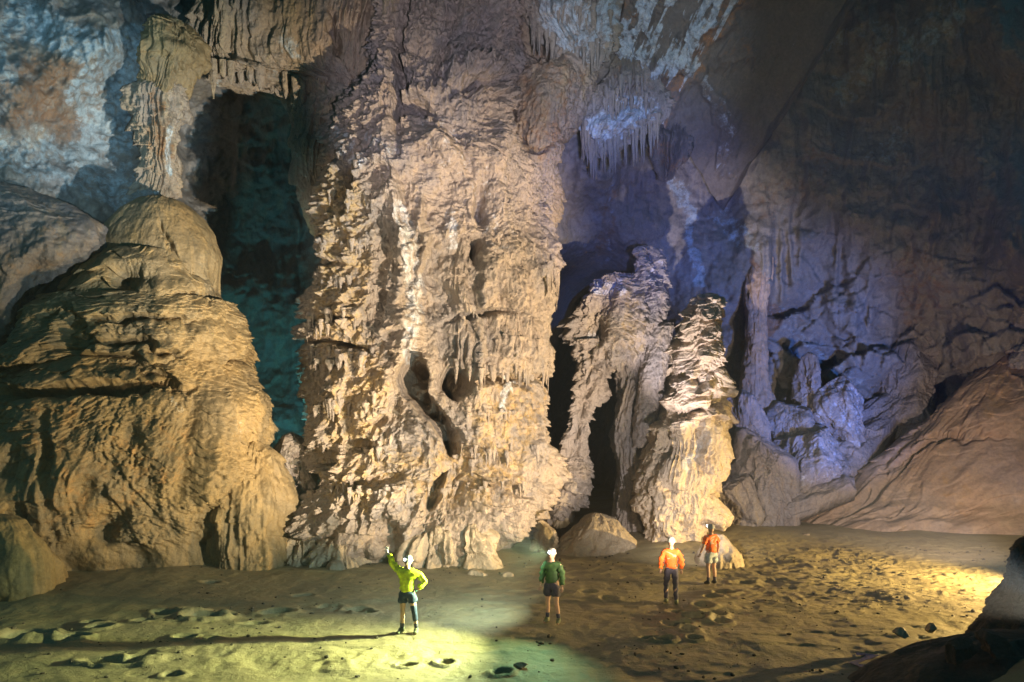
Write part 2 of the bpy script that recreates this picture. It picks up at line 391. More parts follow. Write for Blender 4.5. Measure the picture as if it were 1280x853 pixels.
# ---- floor: one sheet, trodden mud with footprints
PITS = []       # x, y, rx, ry, depth, rot
def pit(px, py, w, hpx, dep):
    g = G(px, py); PITS.append((g.x, g.y, w / F * g.y / 2, max(hpx / F * g.y * g.y / H / 2, .16), dep))
for q in [(255, 770, 46, 9, .22), (240, 762, 30, 6, .14), (285, 768, 22, 5, .12), (345, 764, 40, 6, .12), (262, 733, 26, 4, .08), (205, 767, 30, 7, .12), (115, 781, 26, 5, .12), (125, 788, 30, 6, .14), (92, 800, 34, 6, .15),
          (40, 797, 52, 9, .2), (20, 800, 40, 8, .15), (60, 806, 60, 9, .1), (140, 830, 70, 9, .16), (170, 826, 40, 7, .1), (445, 763, 30, 6, .1), (410, 758, 34, 5, .08), (230, 797, 26, 5, .1), (262, 800, 24, 5, .08), (457, 766, 26, 5, .1),
          (510, 830, 24, 6, .16), (557, 827, 24, 6, .16), (628, 842, 26, 6, .16), (216, 844, 24, 6, .1), (180, 778, 26, 6, .08), (320, 779, 40, 6, .08), (380, 742, 30, 4, .06),
          (868, 773, 30, 7, .2), (890, 768, 30, 6, .22), (862, 788, 22, 6, .14), (832, 801, 24, 5, .16), (868, 800, 20, 5, .12), (845, 780, 30, 7, .1), (880, 758, 26, 6, .12), (905, 741, 26, 5, .12), (890, 746, 22, 4, .1), (850, 765, 30, 6, .1),
          (900, 776, 24, 6, .12), (815, 798, 30, 5, .08), (930, 728, 30, 4, .08), (735, 740, 26, 5, .08), (760, 748, 26, 5, .07), (700, 742, 30, 5, .07)]: pit(*q)
def floor_h(X, Y):
    z = .10 * fbm2(X * .25, Y * .25, 201, 3) + .055 * fbm2(X * .9, Y * .9, 202, 4) + .018 * fbm2(X * 3.2, Y * 3.2, 203, 5, .62)
    # cracked ripples of dry mud to the right
    rp = sstep(4, 8, X) * sstep(18.5, 20.5, Y) * sstep(30, 26, Y)
    z += rp * .04 * (1 - np.abs(fbm2(X * 1.6 + .6 * noise2(X * 2, Y * 2, 9), Y * 3.4, 205, 3)) * 5).clip(0, 1)
    z += .05 * sstep(-20, -10, -np.abs(X)) * (tongues(X, Y, .8, .6, 207) * sstep(.1, .4, fbm2(X * .3, Y * .3, 208, 2)))
    # ploughed track at the lower left
    for (x, y, rx, ry, dep) in PITS:
        k = (np.abs(X - x) < rx * 3) & (np.abs(Y - y) < ry * 3)
        if not k.any(): continue
        xx = X[k]; yy = Y[k]
        e = np.sqrt(((xx - x) / rx) ** 2 + ((yy - y) / ry) ** 2) + .25 * noise2(xx * 5 + x, yy * 5, 211)
        z[k] += -dep * (1 - sstep(.45, 1.0, e)) + dep * .45 * np.exp(-((e - 1.25) / .3) ** 2)
    tr = np.abs(Y - (15.4 + .06 * (X + 6) + .4 * noise2(X * .3, X * 0, 213)))
    z += .06 * fbm2(X * 3.5, Y * 1.4, 214, 3) * sstep(.9, .2, tr) * sstep(-9.5, -7, X) * sstep(-.5, -2, X)
    # banks: the ground lifts gently where it meets the walls and the near slope
    z += .5 * sstep(-10, -17, X) * sstep(15, 12, Y) + 2.6 * sstep(6.0, 12.5, X) * sstep(15.3, 11.0, Y) + 3.2 * sstep(11.5, 4.0, Y)
    z += .6 * sstep(25, 33, Y + .2 * X) * sstep(2, 6, X) + .25 * sstep(20.5, 24, Y - .15 * X) * sstep(-6, -12, X)
    return z
def cave_floor():
    gx = np.concatenate([np.linspace(-60, -17.3, 30), np.arange(-17, 18, .055), np.linspace(18.4, 60, 30)])
    gy = np.concatenate([np.linspace(-25, 12.4, 40), np.arange(12.5, 27, .055), np.arange(27, 40, .12), np.linspace(40.5, 70, 20)])
    X, Y = np.meshgrid(gx, gy); Z = floor_h(X, Y)
    me = npmesh('cave_floor', np.stack([X, Y, Z], -1).reshape(-1, 3), gridquads(len(gy), len(gx), False))
    tag(link('cave_floor', me, R_FLOOR), kind='structure')
cave_floor()
def gz(x, y): return float(floor_h(np.array([[float(x)]]), np.array([[float(y)]]))[0, 0])

# ---- the smooth tilted roof slab at the upper right
def roof_slab():
    c = [P(752, 40, 31.5), P(830, -190, 26), P(1175, -150, 27), P(908, 272, 36.2)]
    N, M = 420, 420
    u, v = np.meshgrid(np.linspace(0, 1, N), np.linspace(0, 1, M))
    A, B, C_, D = [np.array(p) for p in c]
    base = (A * (1 - u)[..., None] + D * u[..., None]) * (1 - v)[..., None] + (B * (1 - u)[..., None] + C_ * u[..., None]) * v[..., None]
    n = np.cross(D - A, B - A); n /= np.linalg.norm(n); n = n if n[1] < 0 else -n
    px, py = project(base)
    s = u * 12; z = v * 12
    px = px + 26 * fbm2(s * .7, z * .7, 311, 4); py = py + 26 * fbm2(s * .7, z * .7, 312, 4)
    edge = np.minimum(np.minimum(u, 1 - u), v * 3 + .02)
    h = .35 * fbm2(s * .35, z * .35, 301, 4) + .1 * fbm2(s * 1.3, z * 1.3, 302, 4)
    h -= 1.6 * (1 - sstep(0, .06, edge + .03 * fbm2(s * .8, z * .8, 303, 3)))
    nz = fbm2(s * .6, z * .6, 304, 4) * 22
    fr = 30 * fbm2(s * 3.2, z * .5, 313, 4, .6)
    cst = [([(905, -20), (865, 50), (822, 95), (790, 150), (735, 175)], 22, .85), ([(842, -30), (800, 30), (772, 92)], 20, .85), ([(884, 100), (905, 150), (918, 205)], 13, .38), ([(760, 60), (745, 150)], 18, .6), ([(735, 170), (800, 165)], 26, .6)]
    ca = strokes(px + nz * .6 + fr * .5, py + nz * .6 + fr, cst)
    oc = strokes(px + nz - fr * .6, py - nz + fr, [([(925, -20), (880, 60), (830, 120), (805, 170)], 22, .6), ([(790, -30), (755, 60)], 28, .55), ([(940, 40), (935, 90)], 16, .4)])
    st = strokes(px + nz * .5, py + nz * .5, cst)
    h += .6 * st * (.25 + .6 * tongues(s * 1.0, z * -1.0, .5, .8, 305) + .3 * tongues(s * 1.0, z * -1.0, .2, .4, 306)) + .3 * oc
    V = base + h[..., None] * n
    back = base - n * 1.4 + np.array([0, 1.2, 1.5])
    k = M * N
    Vf = np.concatenate([V.reshape(-1, 3), back.reshape(-1, 3)[::1]])
    Q1 = gridquads(M, N, False); Q2 = Q1[:, ::-1] + k
    ring = np.concatenate([np.arange(N), np.arange(1, M) * N + N - 1, (M - 1) * N + np.arange(N - 2, -1, -1), np.arange(M - 2, 0, -1) * N])
    r2 = np.roll(ring, -1); Q3 = np.stack([ring, ring + k, r2 + k, r2], -1)
    z0 = np.zeros(k)
    me = npmesh('roof_slab', Vf, np.concatenate([Q1, Q2, Q3]), {'calcite': np.concatenate([ca.ravel(), z0]), 'ochre': np.concatenate([oc.ravel(), z0])})
    bm = bmesh.new(); bm.from_mesh(me); bmesh.ops.recalc_face_normals(bm, faces=bm.faces[:]); bm.to_mesh(me); bm.free()
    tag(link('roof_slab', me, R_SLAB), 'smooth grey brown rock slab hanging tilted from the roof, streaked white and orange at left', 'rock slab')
roof_slab()

# ================================================================= ROCK FORMATIONS
# ---- big column
COLSP = dict(big=(.9, 2.2), ledge=(.45, 1.7), tong=[(1.6, 2.0, .75), (.62, .8, .6), (.28, .45, .5), (.14, .26, .3)], flute=(.25, .45), fine=(.13, .22))
holes = [(522, 480, 18, 30, -3.4, -14), (540, 512, 15, 20, -3.0, -35), (574, 478, 14, 18, -3.0), (556, 540, 12, 30, -2.2, -24), (516, 452, 8, 14, -2.0), (410, 570, 12, 14, -1.9), (388, 600, 10, 16, -1.8), (452, 556, 16, 8, -1.7, -10), (545, 610, 9, 24, -1.7, 20), (590, 302, 9, 12, -1.8), (445, 235, 7, 30, -1.7, 14), (516, 300, 8, 60, -.8), (590, 350, 6, 50, -.5), (700, 450, 6, 40, -.6), (400, 335, 30, 7, -1.0), (410, 402, 34, 6, -1.0), (425, 432, 40, 6, -1.1, 6), (640, 470, 50, 6, -.9), (600, 395, 40, 5, -.6, -10), (470, 600, 40, 8, -.9, -20), (610, 600, 30, 8, -.7, 12), (540, 640, 12, 26, -.9, 10), (480, 660, 14, 20, -.9), (620, 660, 8, 30, -.9), (486, 525, 12, 6, -.5), (520, 135, 24, 14, -1.8), (447, 225, 9, 40, -.8, 12), (590, 305, 9, 14, -.9), (600, 250, 8, 20, -.8),
         (440, 260, 60, 70, .5), (430, 400, 45, 60, .6), (512, 345, 16, 95, .45), (545, 340, 22, 110, -.55), (630, 330, 60, 90, .5), (615, 520, 40, 55, .7), (450, 500, 45, 50, .5), (640, 590, 40, 60, .8), (470, 610, 60, 40, .7),
         (560, 200, 70, 30, .7), (480, 345, 6, 90, -.5), (575, 610, 20, 40, -.8, 15), (415, 570, 12, 12, -1.0), (385, 590, 10, 14, -.9), (455, 555, 14, 7, -.8), (500, 60, 9, 90, -1.2), (605, 90, 40, 12, .5), (597, 105, 34, 6, -.8, -12), (625, 200, 10, 60, .6)]
col = formation('rock_column', [(-170, 470, 655, 31, 2.6), (0, 482, 645, 31, 2.4), (60, 472, 643, 31, 2.4), (105, 458, 640, 30.8, 2.6), (138, 440, 640, 30.5, 3), (160, 427, 637, 30.2, 3.4), (200, 415, 654, 30, 3.5), (235, 411, 682, 30, 3.6), (262, 409, 692, 29.9, 3.6),
    (300, 407, 692, 29.8, 3.6), (350, 401, 683, 29.7, 3.6), (400, 395, 683, 29.6, 3.6), (432, 393, 687, 29.5, 3.7), (460, 391, 681, 29.4, 3.7), (500, 391, 675, 29.3, 3.7), (540, 393, 670, 29.2, 3.7), (580, 393, 665, 29.2, 3.8), (610, 383, 655, 29.1, 3.9),
    (640, 369, 647, 29, 4), (665, 355, 640, 28.9, 3.9), (690, 349, 635, 28.9, 3.5), (740, 354, 625, 28.9, 3.2)],
    COLSP, R_COLUMN, 900, 1000, 1, holes,
    calcite=[([(500, 265), (512, 330), (515, 390), (512, 445)], 15, .62), ([(420, 170), (440, 190)], 16, .6), ([(470, 180), (490, 190)], 14, .5), ([(640, 480), (636, 520)], 7, .8), ([(560, 265), (560, 300)], 10, .5), ([(540, 160), (600, 220), (620, 290)], 30, .3)],
    ochre=[([(430, 240), (430, 330), (425, 420), (450, 500)], 48, .62), ([(640, 500), (620, 590), (450, 600), (430, 520)], 56, .6), ([(400, 680), (640, 680)], 40, .3)], sm=10, regions=[
    ([([(560, 170), (640, 250)], 75, 1.0), ([(520, 150), (600, 180)], 40, 1.)], dict(big=(.7, 2.0), ledge=(.3, .55, .25), tong=[(.9, .5, .38), (.4, .25, .26), (.2, .16, .14)], fine=(.08, .2))),
    ([([(570, 340), (570, 460)], 45, 1.0), ([(650, 360), (650, 450)], 48, 1.0)], dict(big=(.7, 2.4), ledge=(.6, 2.4, .1), tong=[(.26, 1.7, .5), (.9, 1.2, .55), (.13, .6, .22)], flute=(.22, .3), fine=(.07, .25))),
    ([([(640, 480), (630, 560)], 38, 1.0)], dict(big=(.6, 2.0), ledge=(.5, 1.6), tong=[(.3, .9, .42), (.16, .4, .2), (1.0, 1.1, .4)], fine=(.06, .2))),
    ([([(340, 690), (690, 690)], 26, 1.0)], dict(big=(.9, 1.3), flute=(.3, .55), tong=[(.9, 1.0, .4)], fine=(.05, .25)))])
tag(col, 'tallest thick cave column of pale fluted dripstone rising from floor to roof in the centre', 'rock column')
# fringes of little stalactites under the ledges
def drip_fringe(target, lines, seed, mat, n_per=.16):
    rg = np.random.RandomState(seed); me = target.data
    V = np.empty(len(me.vertices) * 3, np.float32); me.vertices.foreach_get('co', V); V = V.reshape(-1, 3)
    px, py = project(V); VV = []; QQ = []; cnt = 0; K = 7
    for (pts, ln, wd) in lines:
        L = sum(math.hypot(b[0] - a[0], b[1] - a[1]) for a, b in zip(pts[:-1], pts[1:]))
        for k in range(max(1, int(L * n_per))):
            t = rg.uniform(0, len(pts) - 1.001); i = int(t); f = t - i
            x = pts[i][0] + (pts[i + 1][0] - pts[i][0]) * f + rg.normal() * 2; y = pts[i][1] + (pts[i + 1][1] - pts[i][1]) * f + rg.normal() * 5
            m_ = (np.abs(px - x) < 4) & (np.abs(py - y) < 4)
            if not m_.any(): continue
            c = V[m_]; p = c[np.argmin(c[:, 1])]
            ll = ln * rg.uniform(.35, 1.15) / F * p[1]; ww = wd * rg.uniform(.5, 1.3) / F * p[1]
            for q, (zz, rr) in enumerate(((.25, 1.1), (0, 1.), (-.3, .72), (-.65, .42), (-.9, .22), (-1, .04))):
                a = np.arange(K) / K * 2 * math.pi; w_ = ww * .5 * rr * (1 + .25 * rg.normal(size=K))
                VV.append(np.stack([p[0] + w_ * np.cos(a), p[1] + .10 + w_ * np.sin(a), np.full(K, p[2] + zz * ll)], -1))
            base = cnt * 6 * K
            for q in range(5):
                for j in range(K): QQ.append((base + q * K + j, base + (q + 1) * K + j, base + (q + 1) * K + (j + 1) % K, base + q * K + (j + 1) % K))
            cnt += 1
    V2 = np.concatenate(VV)
    me2 = npmesh('drip_fringe', V2, np.array(QQ), {'calcite': np.zeros(len(V2)), 'ochre': np.zeros(len(V2))})
    bm = bmesh.new(); bm.from_mesh(me2); bmesh.ops.recalc_face_normals(bm, faces=bm.faces[:]); bm.to_mesh(me2); bm.free()
    return tag(link('drip_fringe', me2, mat, target), kind='stuff')
drip_fringe(col, [([(620, 300), (700, 306)], 16, 5), ([(610, 318), (690, 330), (700, 350)], 34, 5), ([(545, 385), (600, 400)], 26, 5), ([(600, 420), (690, 430)], 18, 6), ([(575, 455), (650, 462), (690, 470)], 32, 6), ([(545, 465), (590, 450)], 24, 6),
    ([(395, 300), (470, 310)], 14, 6), ([(390, 345), (480, 355)], 16, 6), ([(385, 400), (470, 395)], 18, 7), ([(382, 450), (470, 440)], 18, 7), ([(385, 510), (480, 500)], 20, 8), ([(390, 560), (500, 560)], 16, 8), ([(560, 520), (680, 510)], 26, 6), ([(560, 570), (675, 560)], 18, 8), ([(380, 610), (660, 610)], 16, 8),
    ([(410, 240), (480, 250)], 14, 5), ([(420, 200), (560, 180)], 12, 5), ([(540, 230), (690, 260)], 12, 5), ([(480, 100), (640, 60)], 16, 5), ([(500, 150), (640, 140)], 12, 5)], 61, R_COLUMN, .2)
# ---- rounded skirt lobes at the column's foot
def blob(name, px, py0, py1, w, d, depth, seed, mat, sp, label, cat, group=None, top=.35, lean=0, N=200, M=150, expo=2.2, **k):
    """boulder or lobe between photo rows py0 (top) and py1 (bottom)"""
    hh = py1 - py0
    rows = []
    for t in (0, .06, .15, .3, .5, .7, .88, 1.0, 1.12):
        f = (1 - (1 - t / .55) ** 2) ** .5 if t < .55 else 1 - .12 * ((t - .55) / .5) ** 2
        f = max(f, .06); f = top * t / .55 * .0 + f
        x = px + lean * (1 - t)
        rows.append((py0 + hh * t, x - w / 2 * f, x + w / 2 * f, d, depth * f))
    o = formation(name, rows, sp, mat, N, M, seed, sm=4, expo=expo, **k)
    return tag(o, label, cat, group)
LOBE = dict(big=(.8, .9), flute=(.14, .4), fine=(.10, .25), tong=[(.5, .9, .26), (.2, .3, .1)])
for i, (x, y0, y1, w, d, dp, lab) in enumerate([
    (425, 668, 722, 70, 26.0, 1.2, 'rounded brown rock lobe at the column foot left of the man raising his arm'),
    (378, 655, 718, 66, 26.2, 1.2, 'leftmost rounded rock lobe at the foot of the tall column'),
    (545, 655, 718, 72, 26.0, 1.2, 'smooth rock lobe at the column foot just right of the yellow jacketed man'),
    (590, 650, 712, 50, 26.2, 1.1, 'narrow fluted rock lobe at the right end of the column foot')]):
    blob('rock_lobe', x, y0, y1, w, d, dp, 400 + i, R_MUD, LOBE, lab, 'rock', 'rock lobes around the column foot')

# ---- upper right shoulder of rock beside the column
o = formation('rock_shoulder', [(-60, 640, 700, 32, 1.4), (72, 650, 720, 32, 1.2), (84, 645, 742, 31.8, 1.8), (120, 640, 735, 31.6, 2.1), (150, 640, 722, 31.5, 2.2), (180, 640, 706, 31.3, 2.0), (215, 640, 695, 31.2, 1.8), (260, 645, 696, 31, 1.5), (300, 650, 690, 31, 1.0)],
    dict(big=(.3, 1.6), tong=[(.5, .7, .3), (.22, .35, .16)], flute=(.12, .4), fine=(.08, .2)), R_UPPER, 420, 420, 2, [(680, 65, 28, 14, -1.6), (660, 182, 40, 4, -.7)], ochre=[([(690, 100), (670, 170)], 60, .5)], sm=6)
tag(o, 'tan rough rock shoulder leaning out from the upper right side of the tall column', 'rock')
# ---- hanging curtain mass above the dark recess
CURT = dict(big=(.35, 1.8), tong=[(.32, 1.8, .5), (.18, 1.0, .25)], flute=(.35, .3), fine=(.06, .18))
t = empty('stalactite_curtain', P(330, 0, 31))
tag(t, 'wide fluted stalactite curtain hanging from the roof over the dark teal recess', 'stalactites')
formation('drapery', [(-170, 250, 490, 31.5, 2.0), (0, 258, 480, 31.4, 1.8), (40, 246, 474, 31.2, 1.7), (78, 240, 470, 31.1, 1.5), (92, 246, 468, 31.1, 1.4), (103, 268, 464, 31.1, 1.3), (113, 345, 460, 31.2, 1.2), (128, 368, 440, 31.2, 1.0), (172, 384, 430, 31.2, .7), (180, 395, 420, 31.2, .3)],
    CURT, R_UPPER, 640, 420, 3, [(475, 60, 5, 120, -1.0), (420, 40, 6, 30, -.9), (310, 86, 30, 6, .4)], calcite=[([(355, 45), (365, 60)], 14, .6), ([(330, 95), (370, 105)], 14, .4), ([(270, 100), (270, 110)], 8, .5)], ochre=[([(430, 60), (440, 120)], 60, .3)], parent=None, sm=6).parent = t
bpy.context.view_layer.update()
def stalactite(parent, px, py, ln, w, d, mat, seed):
    rows = [(py - 14, px - w * .5, px + w * .5, d, w / F * d * .5), (py + ln * .15, px - w * .42, px + w * .42, d, w / F * d * .4), (py + ln * .5, px - w * .28, px + w * .3, d, w / F * d * .26), (py + ln * .85, px - w * .13, px + w * .13, d, w / F * d * .12), (py + ln, px - 1, px + 1, d, .03)]
    o = formation('stalactite', rows, dict(fine=(.07, .25), flute=(.07, .12)), mat, 26, 30, seed, sm=1)
    o.parent = parent; o.matrix_parent_inverse = parent.matrix_world.inverted()
    return o
for ch in t.children: ch.matrix_parent_inverse = t.matrix_world.inverted()
for i in range(22):
    x = 262 + 150 * (i / 21) ** .9 + random.uniform(-6, 6); y = np.interp(x, [240, 262, 340, 372, 410], [70, 88, 98, 112, 150])
    stalactite(t, x, y, random.choice((8, 12, 16, 20, 38)) + random.uniform(-3, 6), random.uniform(5, 15), 29.8 + random.uniform(0, .7), R_UPPER, 500 + i)
# left bank of the curtain, thin column at its right end
o = formation('drip_pillar', [(-60, 480, 500, 29.6, .4), (0, 480, 500, 29.5, .4), (60, 479, 498, 29.5, .4), (120, 478, 497, 29.5, .4), (140, 476, 500, 29.6, .5)], dict(fine=(.06, .2), flute=(.1, .14), tong=[(.25, .5, .12)]), R_UPPER, 120, 240, 5, sm=3)
tag(o, 'thin straight drip pillar beside the dark crack at the top of the tall column', 'rock pillar')
o = formation('rock_buttress', [(105, 352, 420, 31.6, 1.2), (135, 360, 470, 31.2, 1.4), (170, 372, 440, 31, 1.5), (200, 376, 425, 30.8, 1.5), (230, 380, 420, 30.7, 1.3), (262, 392, 418, 30.5, 1.0), (300, 400, 415, 30.5, .5)], CURT, R_UPPER, 300, 300, 6, sm=5, ochre=[([(400, 150), (400, 230)], 14, .4)])
tag(o, 'short pinkish rock buttress under the stalactite curtain, against the column', 'rock')
# hanging pod with a drip beard
t = empty('stalactite_pod', P(212, 60, 28)); tag(t, 'rounded brown stalactite pod with a drip beard, hanging below the dark roof gap', 'stalactite')
bpy.context.view_layer.update()
for (nm, pr, sd, mt) in (('pod', [(22, 200, 214, 28.85, 0.3), (34, 184, 238, 28.85, 0.7), (50, 178, 249, 28.75, 0.9), (72, 177, 250, 28.75, 0.9), (84, 178, 234, 28.85, 0.8), (104, 180, 226, 28.95, 0.7), (116, 182, 214, 29.05, 0.5)], 7, R_MOUND),
                     ('drip_beard', [(95, 182, 228, 29.35, 0.5), (120, 172, 226, 29.35, 0.8), (160, 174, 220, 29.45, 0.8), (190, 180, 220, 29.55, 0.7), (225, 176, 218, 29.65, 0.6), (252, 165, 206, 29.75, 0.3)], 8, R_UPPER)):
    o = formation(nm, pr, dict(big=(.4, .9), flute=(.2, .16), fine=(.05, .2), tong=[(.22, .8, .26), (.5, .5, .3)]), mt, 200, 200, sd, sm=4, ochre=[([(195, 120), (205, 200)], 12, .6)] if sd == 8 else [], calcite=[([(212, 165), (214, 215)], 7, .7)] if sd == 8 else [])
    o.parent = t; o.matrix_parent_inverse = t.matrix_world.inverted()
HANGERS = []
HANG = dict(big=(.5, .9), tong=[(.45, 1.1, .5), (.16, .7, .3)], flute=(.3, .2), fine=(.08, .2))
for pr, sd, kw, lab in (
    ([(-120, 640, 800, 31, 1.2), (0, 646, 778, 30.8, 1.0), (30, 655, 766, 30.7, .9), (58, 688, 758, 30.7, .7), (76, 700, 744, 30.7, .5), (90, 706, 728, 30.7, .2)], 41, dict(calcite=[([(700, 10), (725, 60)], 40, .7), ([(760, 0), (740, 30)], 30, .7)], ochre=[([(770, 20), (752, 60)], 12, .6)]), 'pale blue white calcite drapery hanging from the roof at the top, right of the column'),
    ([(70, 770, 800, 32.3, .3), (92, 758, 816, 32.2, .45), (125, 738, 830, 32.1, .5), (150, 722, 832, 32, .5), (172, 724, 800, 32, .45), (186, 732, 776, 32, .3), (196, 738, 752, 32, .15)], 42, dict(calcite=[([(745, 160), (800, 140)], 30, .75)], ochre=[([(780, 90), (800, 110)], 18, .45)]), 'ragged white calcite drapery on the lower edge of the tilted roof slab'),
    ([(150, 800, 860, 34.3, .6), (180, 815, 862, 34.2, .7), (205, 822, 850, 34.2, .4), (225, 826, 840, 34.2, .2)], 43, dict(ochre=[([(830, 180), (845, 200)], 20, .5)]), 'small brown drip drapery under the tilted roof slab')):
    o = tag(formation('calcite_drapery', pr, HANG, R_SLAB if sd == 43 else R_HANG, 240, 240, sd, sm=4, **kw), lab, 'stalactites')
    HANGERS.append(o)
# small bright drip cluster on the recess wall
o = formation('drip_cluster', [(196, 256, 264, 35.7, .3), (208, 251, 272, 35.6, .7), (222, 252, 277, 35.6, .7), (232, 262, 279, 35.6, .3)], dict(flute=(.2, .14), fine=(.05, .15), tong=[(.16, .5, .15)]), R_COLUMN, 90, 70, 9, sm=2)
tag(o, 'small pale drip cluster alone on the dark recess wall', 'stalactite')

drip_fringe(HANGERS[0], [([(660, 30), (690, 58), (715, 85), (750, 50)], 30, 7), ([(700, 20), (760, 20)], 24, 6)], 62, R_HANG, .25)
drip_fringe(HANGERS[1], [([(725, 160), (745, 188), (780, 172), (825, 150)], 40, 6), ([(740, 130), (815, 125)], 30, 6), ([(750, 100), (805, 100)], 24, 6)], 63, R_HANG, .4)
# ---- great flowstone mound at left, in tiers
t = empty('flowstone_mound', P(150, 720, 26)); tag(t, 'great terraced orange brown flowstone mound with a smooth dome on top, at the left wall', 'flowstone')
bpy.context.view_layer.update()
FL = dict(big=(.7, 2.4), ledge=(.28, 2.6), tong=[(.7, .6, .3), (.3, .3, .24), (.14, .16, .12)], fine=(.06, .3))
FD = dict(big=(.25, 2.4), flute=(.06, .5), fine=(.03, .3))
for nm, pr, sp, sd, kw in (
    ('dome', [(248, 196, 214, 27.6, .4), (254, 180, 228, 27.6, 1.0), (268, 160, 244, 27.6, 1.5), (290, 142, 258, 27.6, 1.9), (316, 128, 268, 27.6, 2.2), (345, 115, 268, 27.6, 2.2), (400, 110, 268, 27.6, 2.2)], FD, 10, dict(feats=[(214, 312, 4, 40, -.35, -16), (240, 325, 30, 30, .3)])),
    ('upper_tier', [(316, 160, 225, 27.0, .8), (322, 130, 245, 27, 1.8), (340, 112, 258, 27, 2.3), (362, 98, 266, 27, 2.5), (382, 90, 270, 27, 2.7), (430, 80, 275, 27, 2.7)], dict(big=(.3, 2), ledge=(.25, .9), tong=[(.3, .3, .12)], fine=(.05, .25)), 11, dict(feats=[(160, 348, 20, 18, -.7), (225, 362, 40, 16, .4)], calcite=[([(180, 378), (220, 375)], 8, .35)])),
    ('middle_tier', [(372, 110, 250, 27, 1.6), (380, 66, 294, 27, 2.6), (400, 45, 300, 26.9, 3.2), (440, 25, 302, 26.8, 3.6), (452, 10, 304, 26.8, 3.8), (480, 0, 310, 26.8, 3.8)], FL, 12, dict(feats=[(250, 425, 50, 22, .5), (120, 458, 130, 10, -1.9), (170, 432, 60, 5, -.7), (270, 455, 24, 6, -.7), (180, 400, 80, 5, -.5), (90, 420, 20, 30, -.4)])),
    ('apron', [(446, 60, 290, 26.8, 2.2), (456, 10, 305, 26.7, 3.2), (480, -15, 312, 26.6, 3.6), (500, -30, 324, 26.5, 3.8), (530, -50, 328, 26.4, 3.9), (560, -70, 322, 26.3, 4.0), (600, -90, 318, 26.3, 4.0), (640, -110, 325, 26.2, 3.8), (662, -110, 330, 26.2, 3.6), (680, -110, 338, 26.2, 3.4), (725, -110, 342, 26.2, 3.2), (760, -110, 342, 26.2, 3.1)],
        dict(big=(.65, 2.6), ledge=(.16, 2.6), tong=[(.55, .5, .28), (.26, .28, .24), (.13, .16, .12)], flute=(.04, .22), fine=(.07, .35)), 13, dict(feats=[(90, 486, 110, 9, -1.3), (200, 478, 40, 5, -.7), (60, 560, 8, 50, -.4), (250, 590, 60, 50, .5), (215, 640, 60, 40, -.3), (120, 660, 40, 16, -.5, -25), (290, 500, 30, 40, .3)], calcite=[([(212, 496), (222, 506)], 6, .5), ([(297, 520), (303, 540)], 8, .3)], ochre=[([(60, 530), (100, 620), (200, 560)], 70, .45)], sm=8, regions=[([([(20, 580), (100, 610)], 40, 1.), ([(40, 650), (20, 670)], 30, 1.)], dict(big=(.9, 2.6), tong=[(.3, 1.2, .14), (.7, .5, .2)], flute=(.12, .3), fine=(.05, .3))), ([([(100, 705), (340, 700)], 26, 1.)], dict(big=(.9, 2.6), fine=(.07, .5)))]))):
    o = formation(nm, pr, sp, R_MOUND, 620 if nm == 'apron' else 460, 560 if nm == 'apron' else 300, sd, droop=.5, **kw)
    o.parent = t; o.matrix_parent_inverse = t.matrix_world.inverted()
o = formation('rock_bulge', [(236, -80, 10, 26.5, .8), (244, -110, 50, 26.3, 1.6), (262, -130, 92, 26.1, 2.0), (284, -140, 126, 26, 2.2), (330, -140, 118, 25.9, 2.3), (385, -140, 92, 25.8, 2.3), (440, -140, 60, 25.7, 2.2), (470, -140, 36, 25.7, 1.8), (620, -140, 20, 25.5, 1.4)],
    dict(big=(.6, 1.8), tong=[(.4, .3, .2), (.2, .2, .08)], ledge=(.2, 1.6), fine=(.08, .3)), R_BULGE, 420, 380, 14, [(50, 370, 40, 40, -.8), (80, 300, 50, 26, .4)], ochre=[([(70, 300), (30, 330)], 40, .45)])
tag(o, 'grey brown scaly rock bulge at the far left edge beside the mound dome', 'rock')
blob('boulder', -5, 655, 760, 130, 21.2, 1.2, 15, R_MOUND, dict(big=(.25, 1.2), fine=(.06, .3), flute=(.08, .3)), 'low olive brown boulder cut off by the left edge, on the mud floor', 'boulder', facets=(7, (.75, .98)))
blob('boulder', 318, 550, 725, 92, 25.6, 1.7, 16, R_MOUND, dict(big=(.35, 1.3), tong=[(.35, .4, .2)], fine=(.06, .3), flute=(.1, .3)), 'tall rounded brown boulder in the gap between the left mound and the column', 'boulder', top=.3)
blob('boulder', 372, 540, 640, 44, 27.6, 1.2, 17, R_COLUMN, dict(big=(.35, 1.0), tong=[(.35, .4, .2)], fine=(.06, .3)), 'small pointed rock leaning against the lower left side of the column', 'boulder', lean=-8)
blob('boulder', 420, 700, 722, 24, 24.6, .4, 18, R_MUD, dict(big=(.15, .5), fine=(.05, .2)), 'small dark stone on the mud at the column foot, left of the arm raiser', 'stone', N=80, M=60)

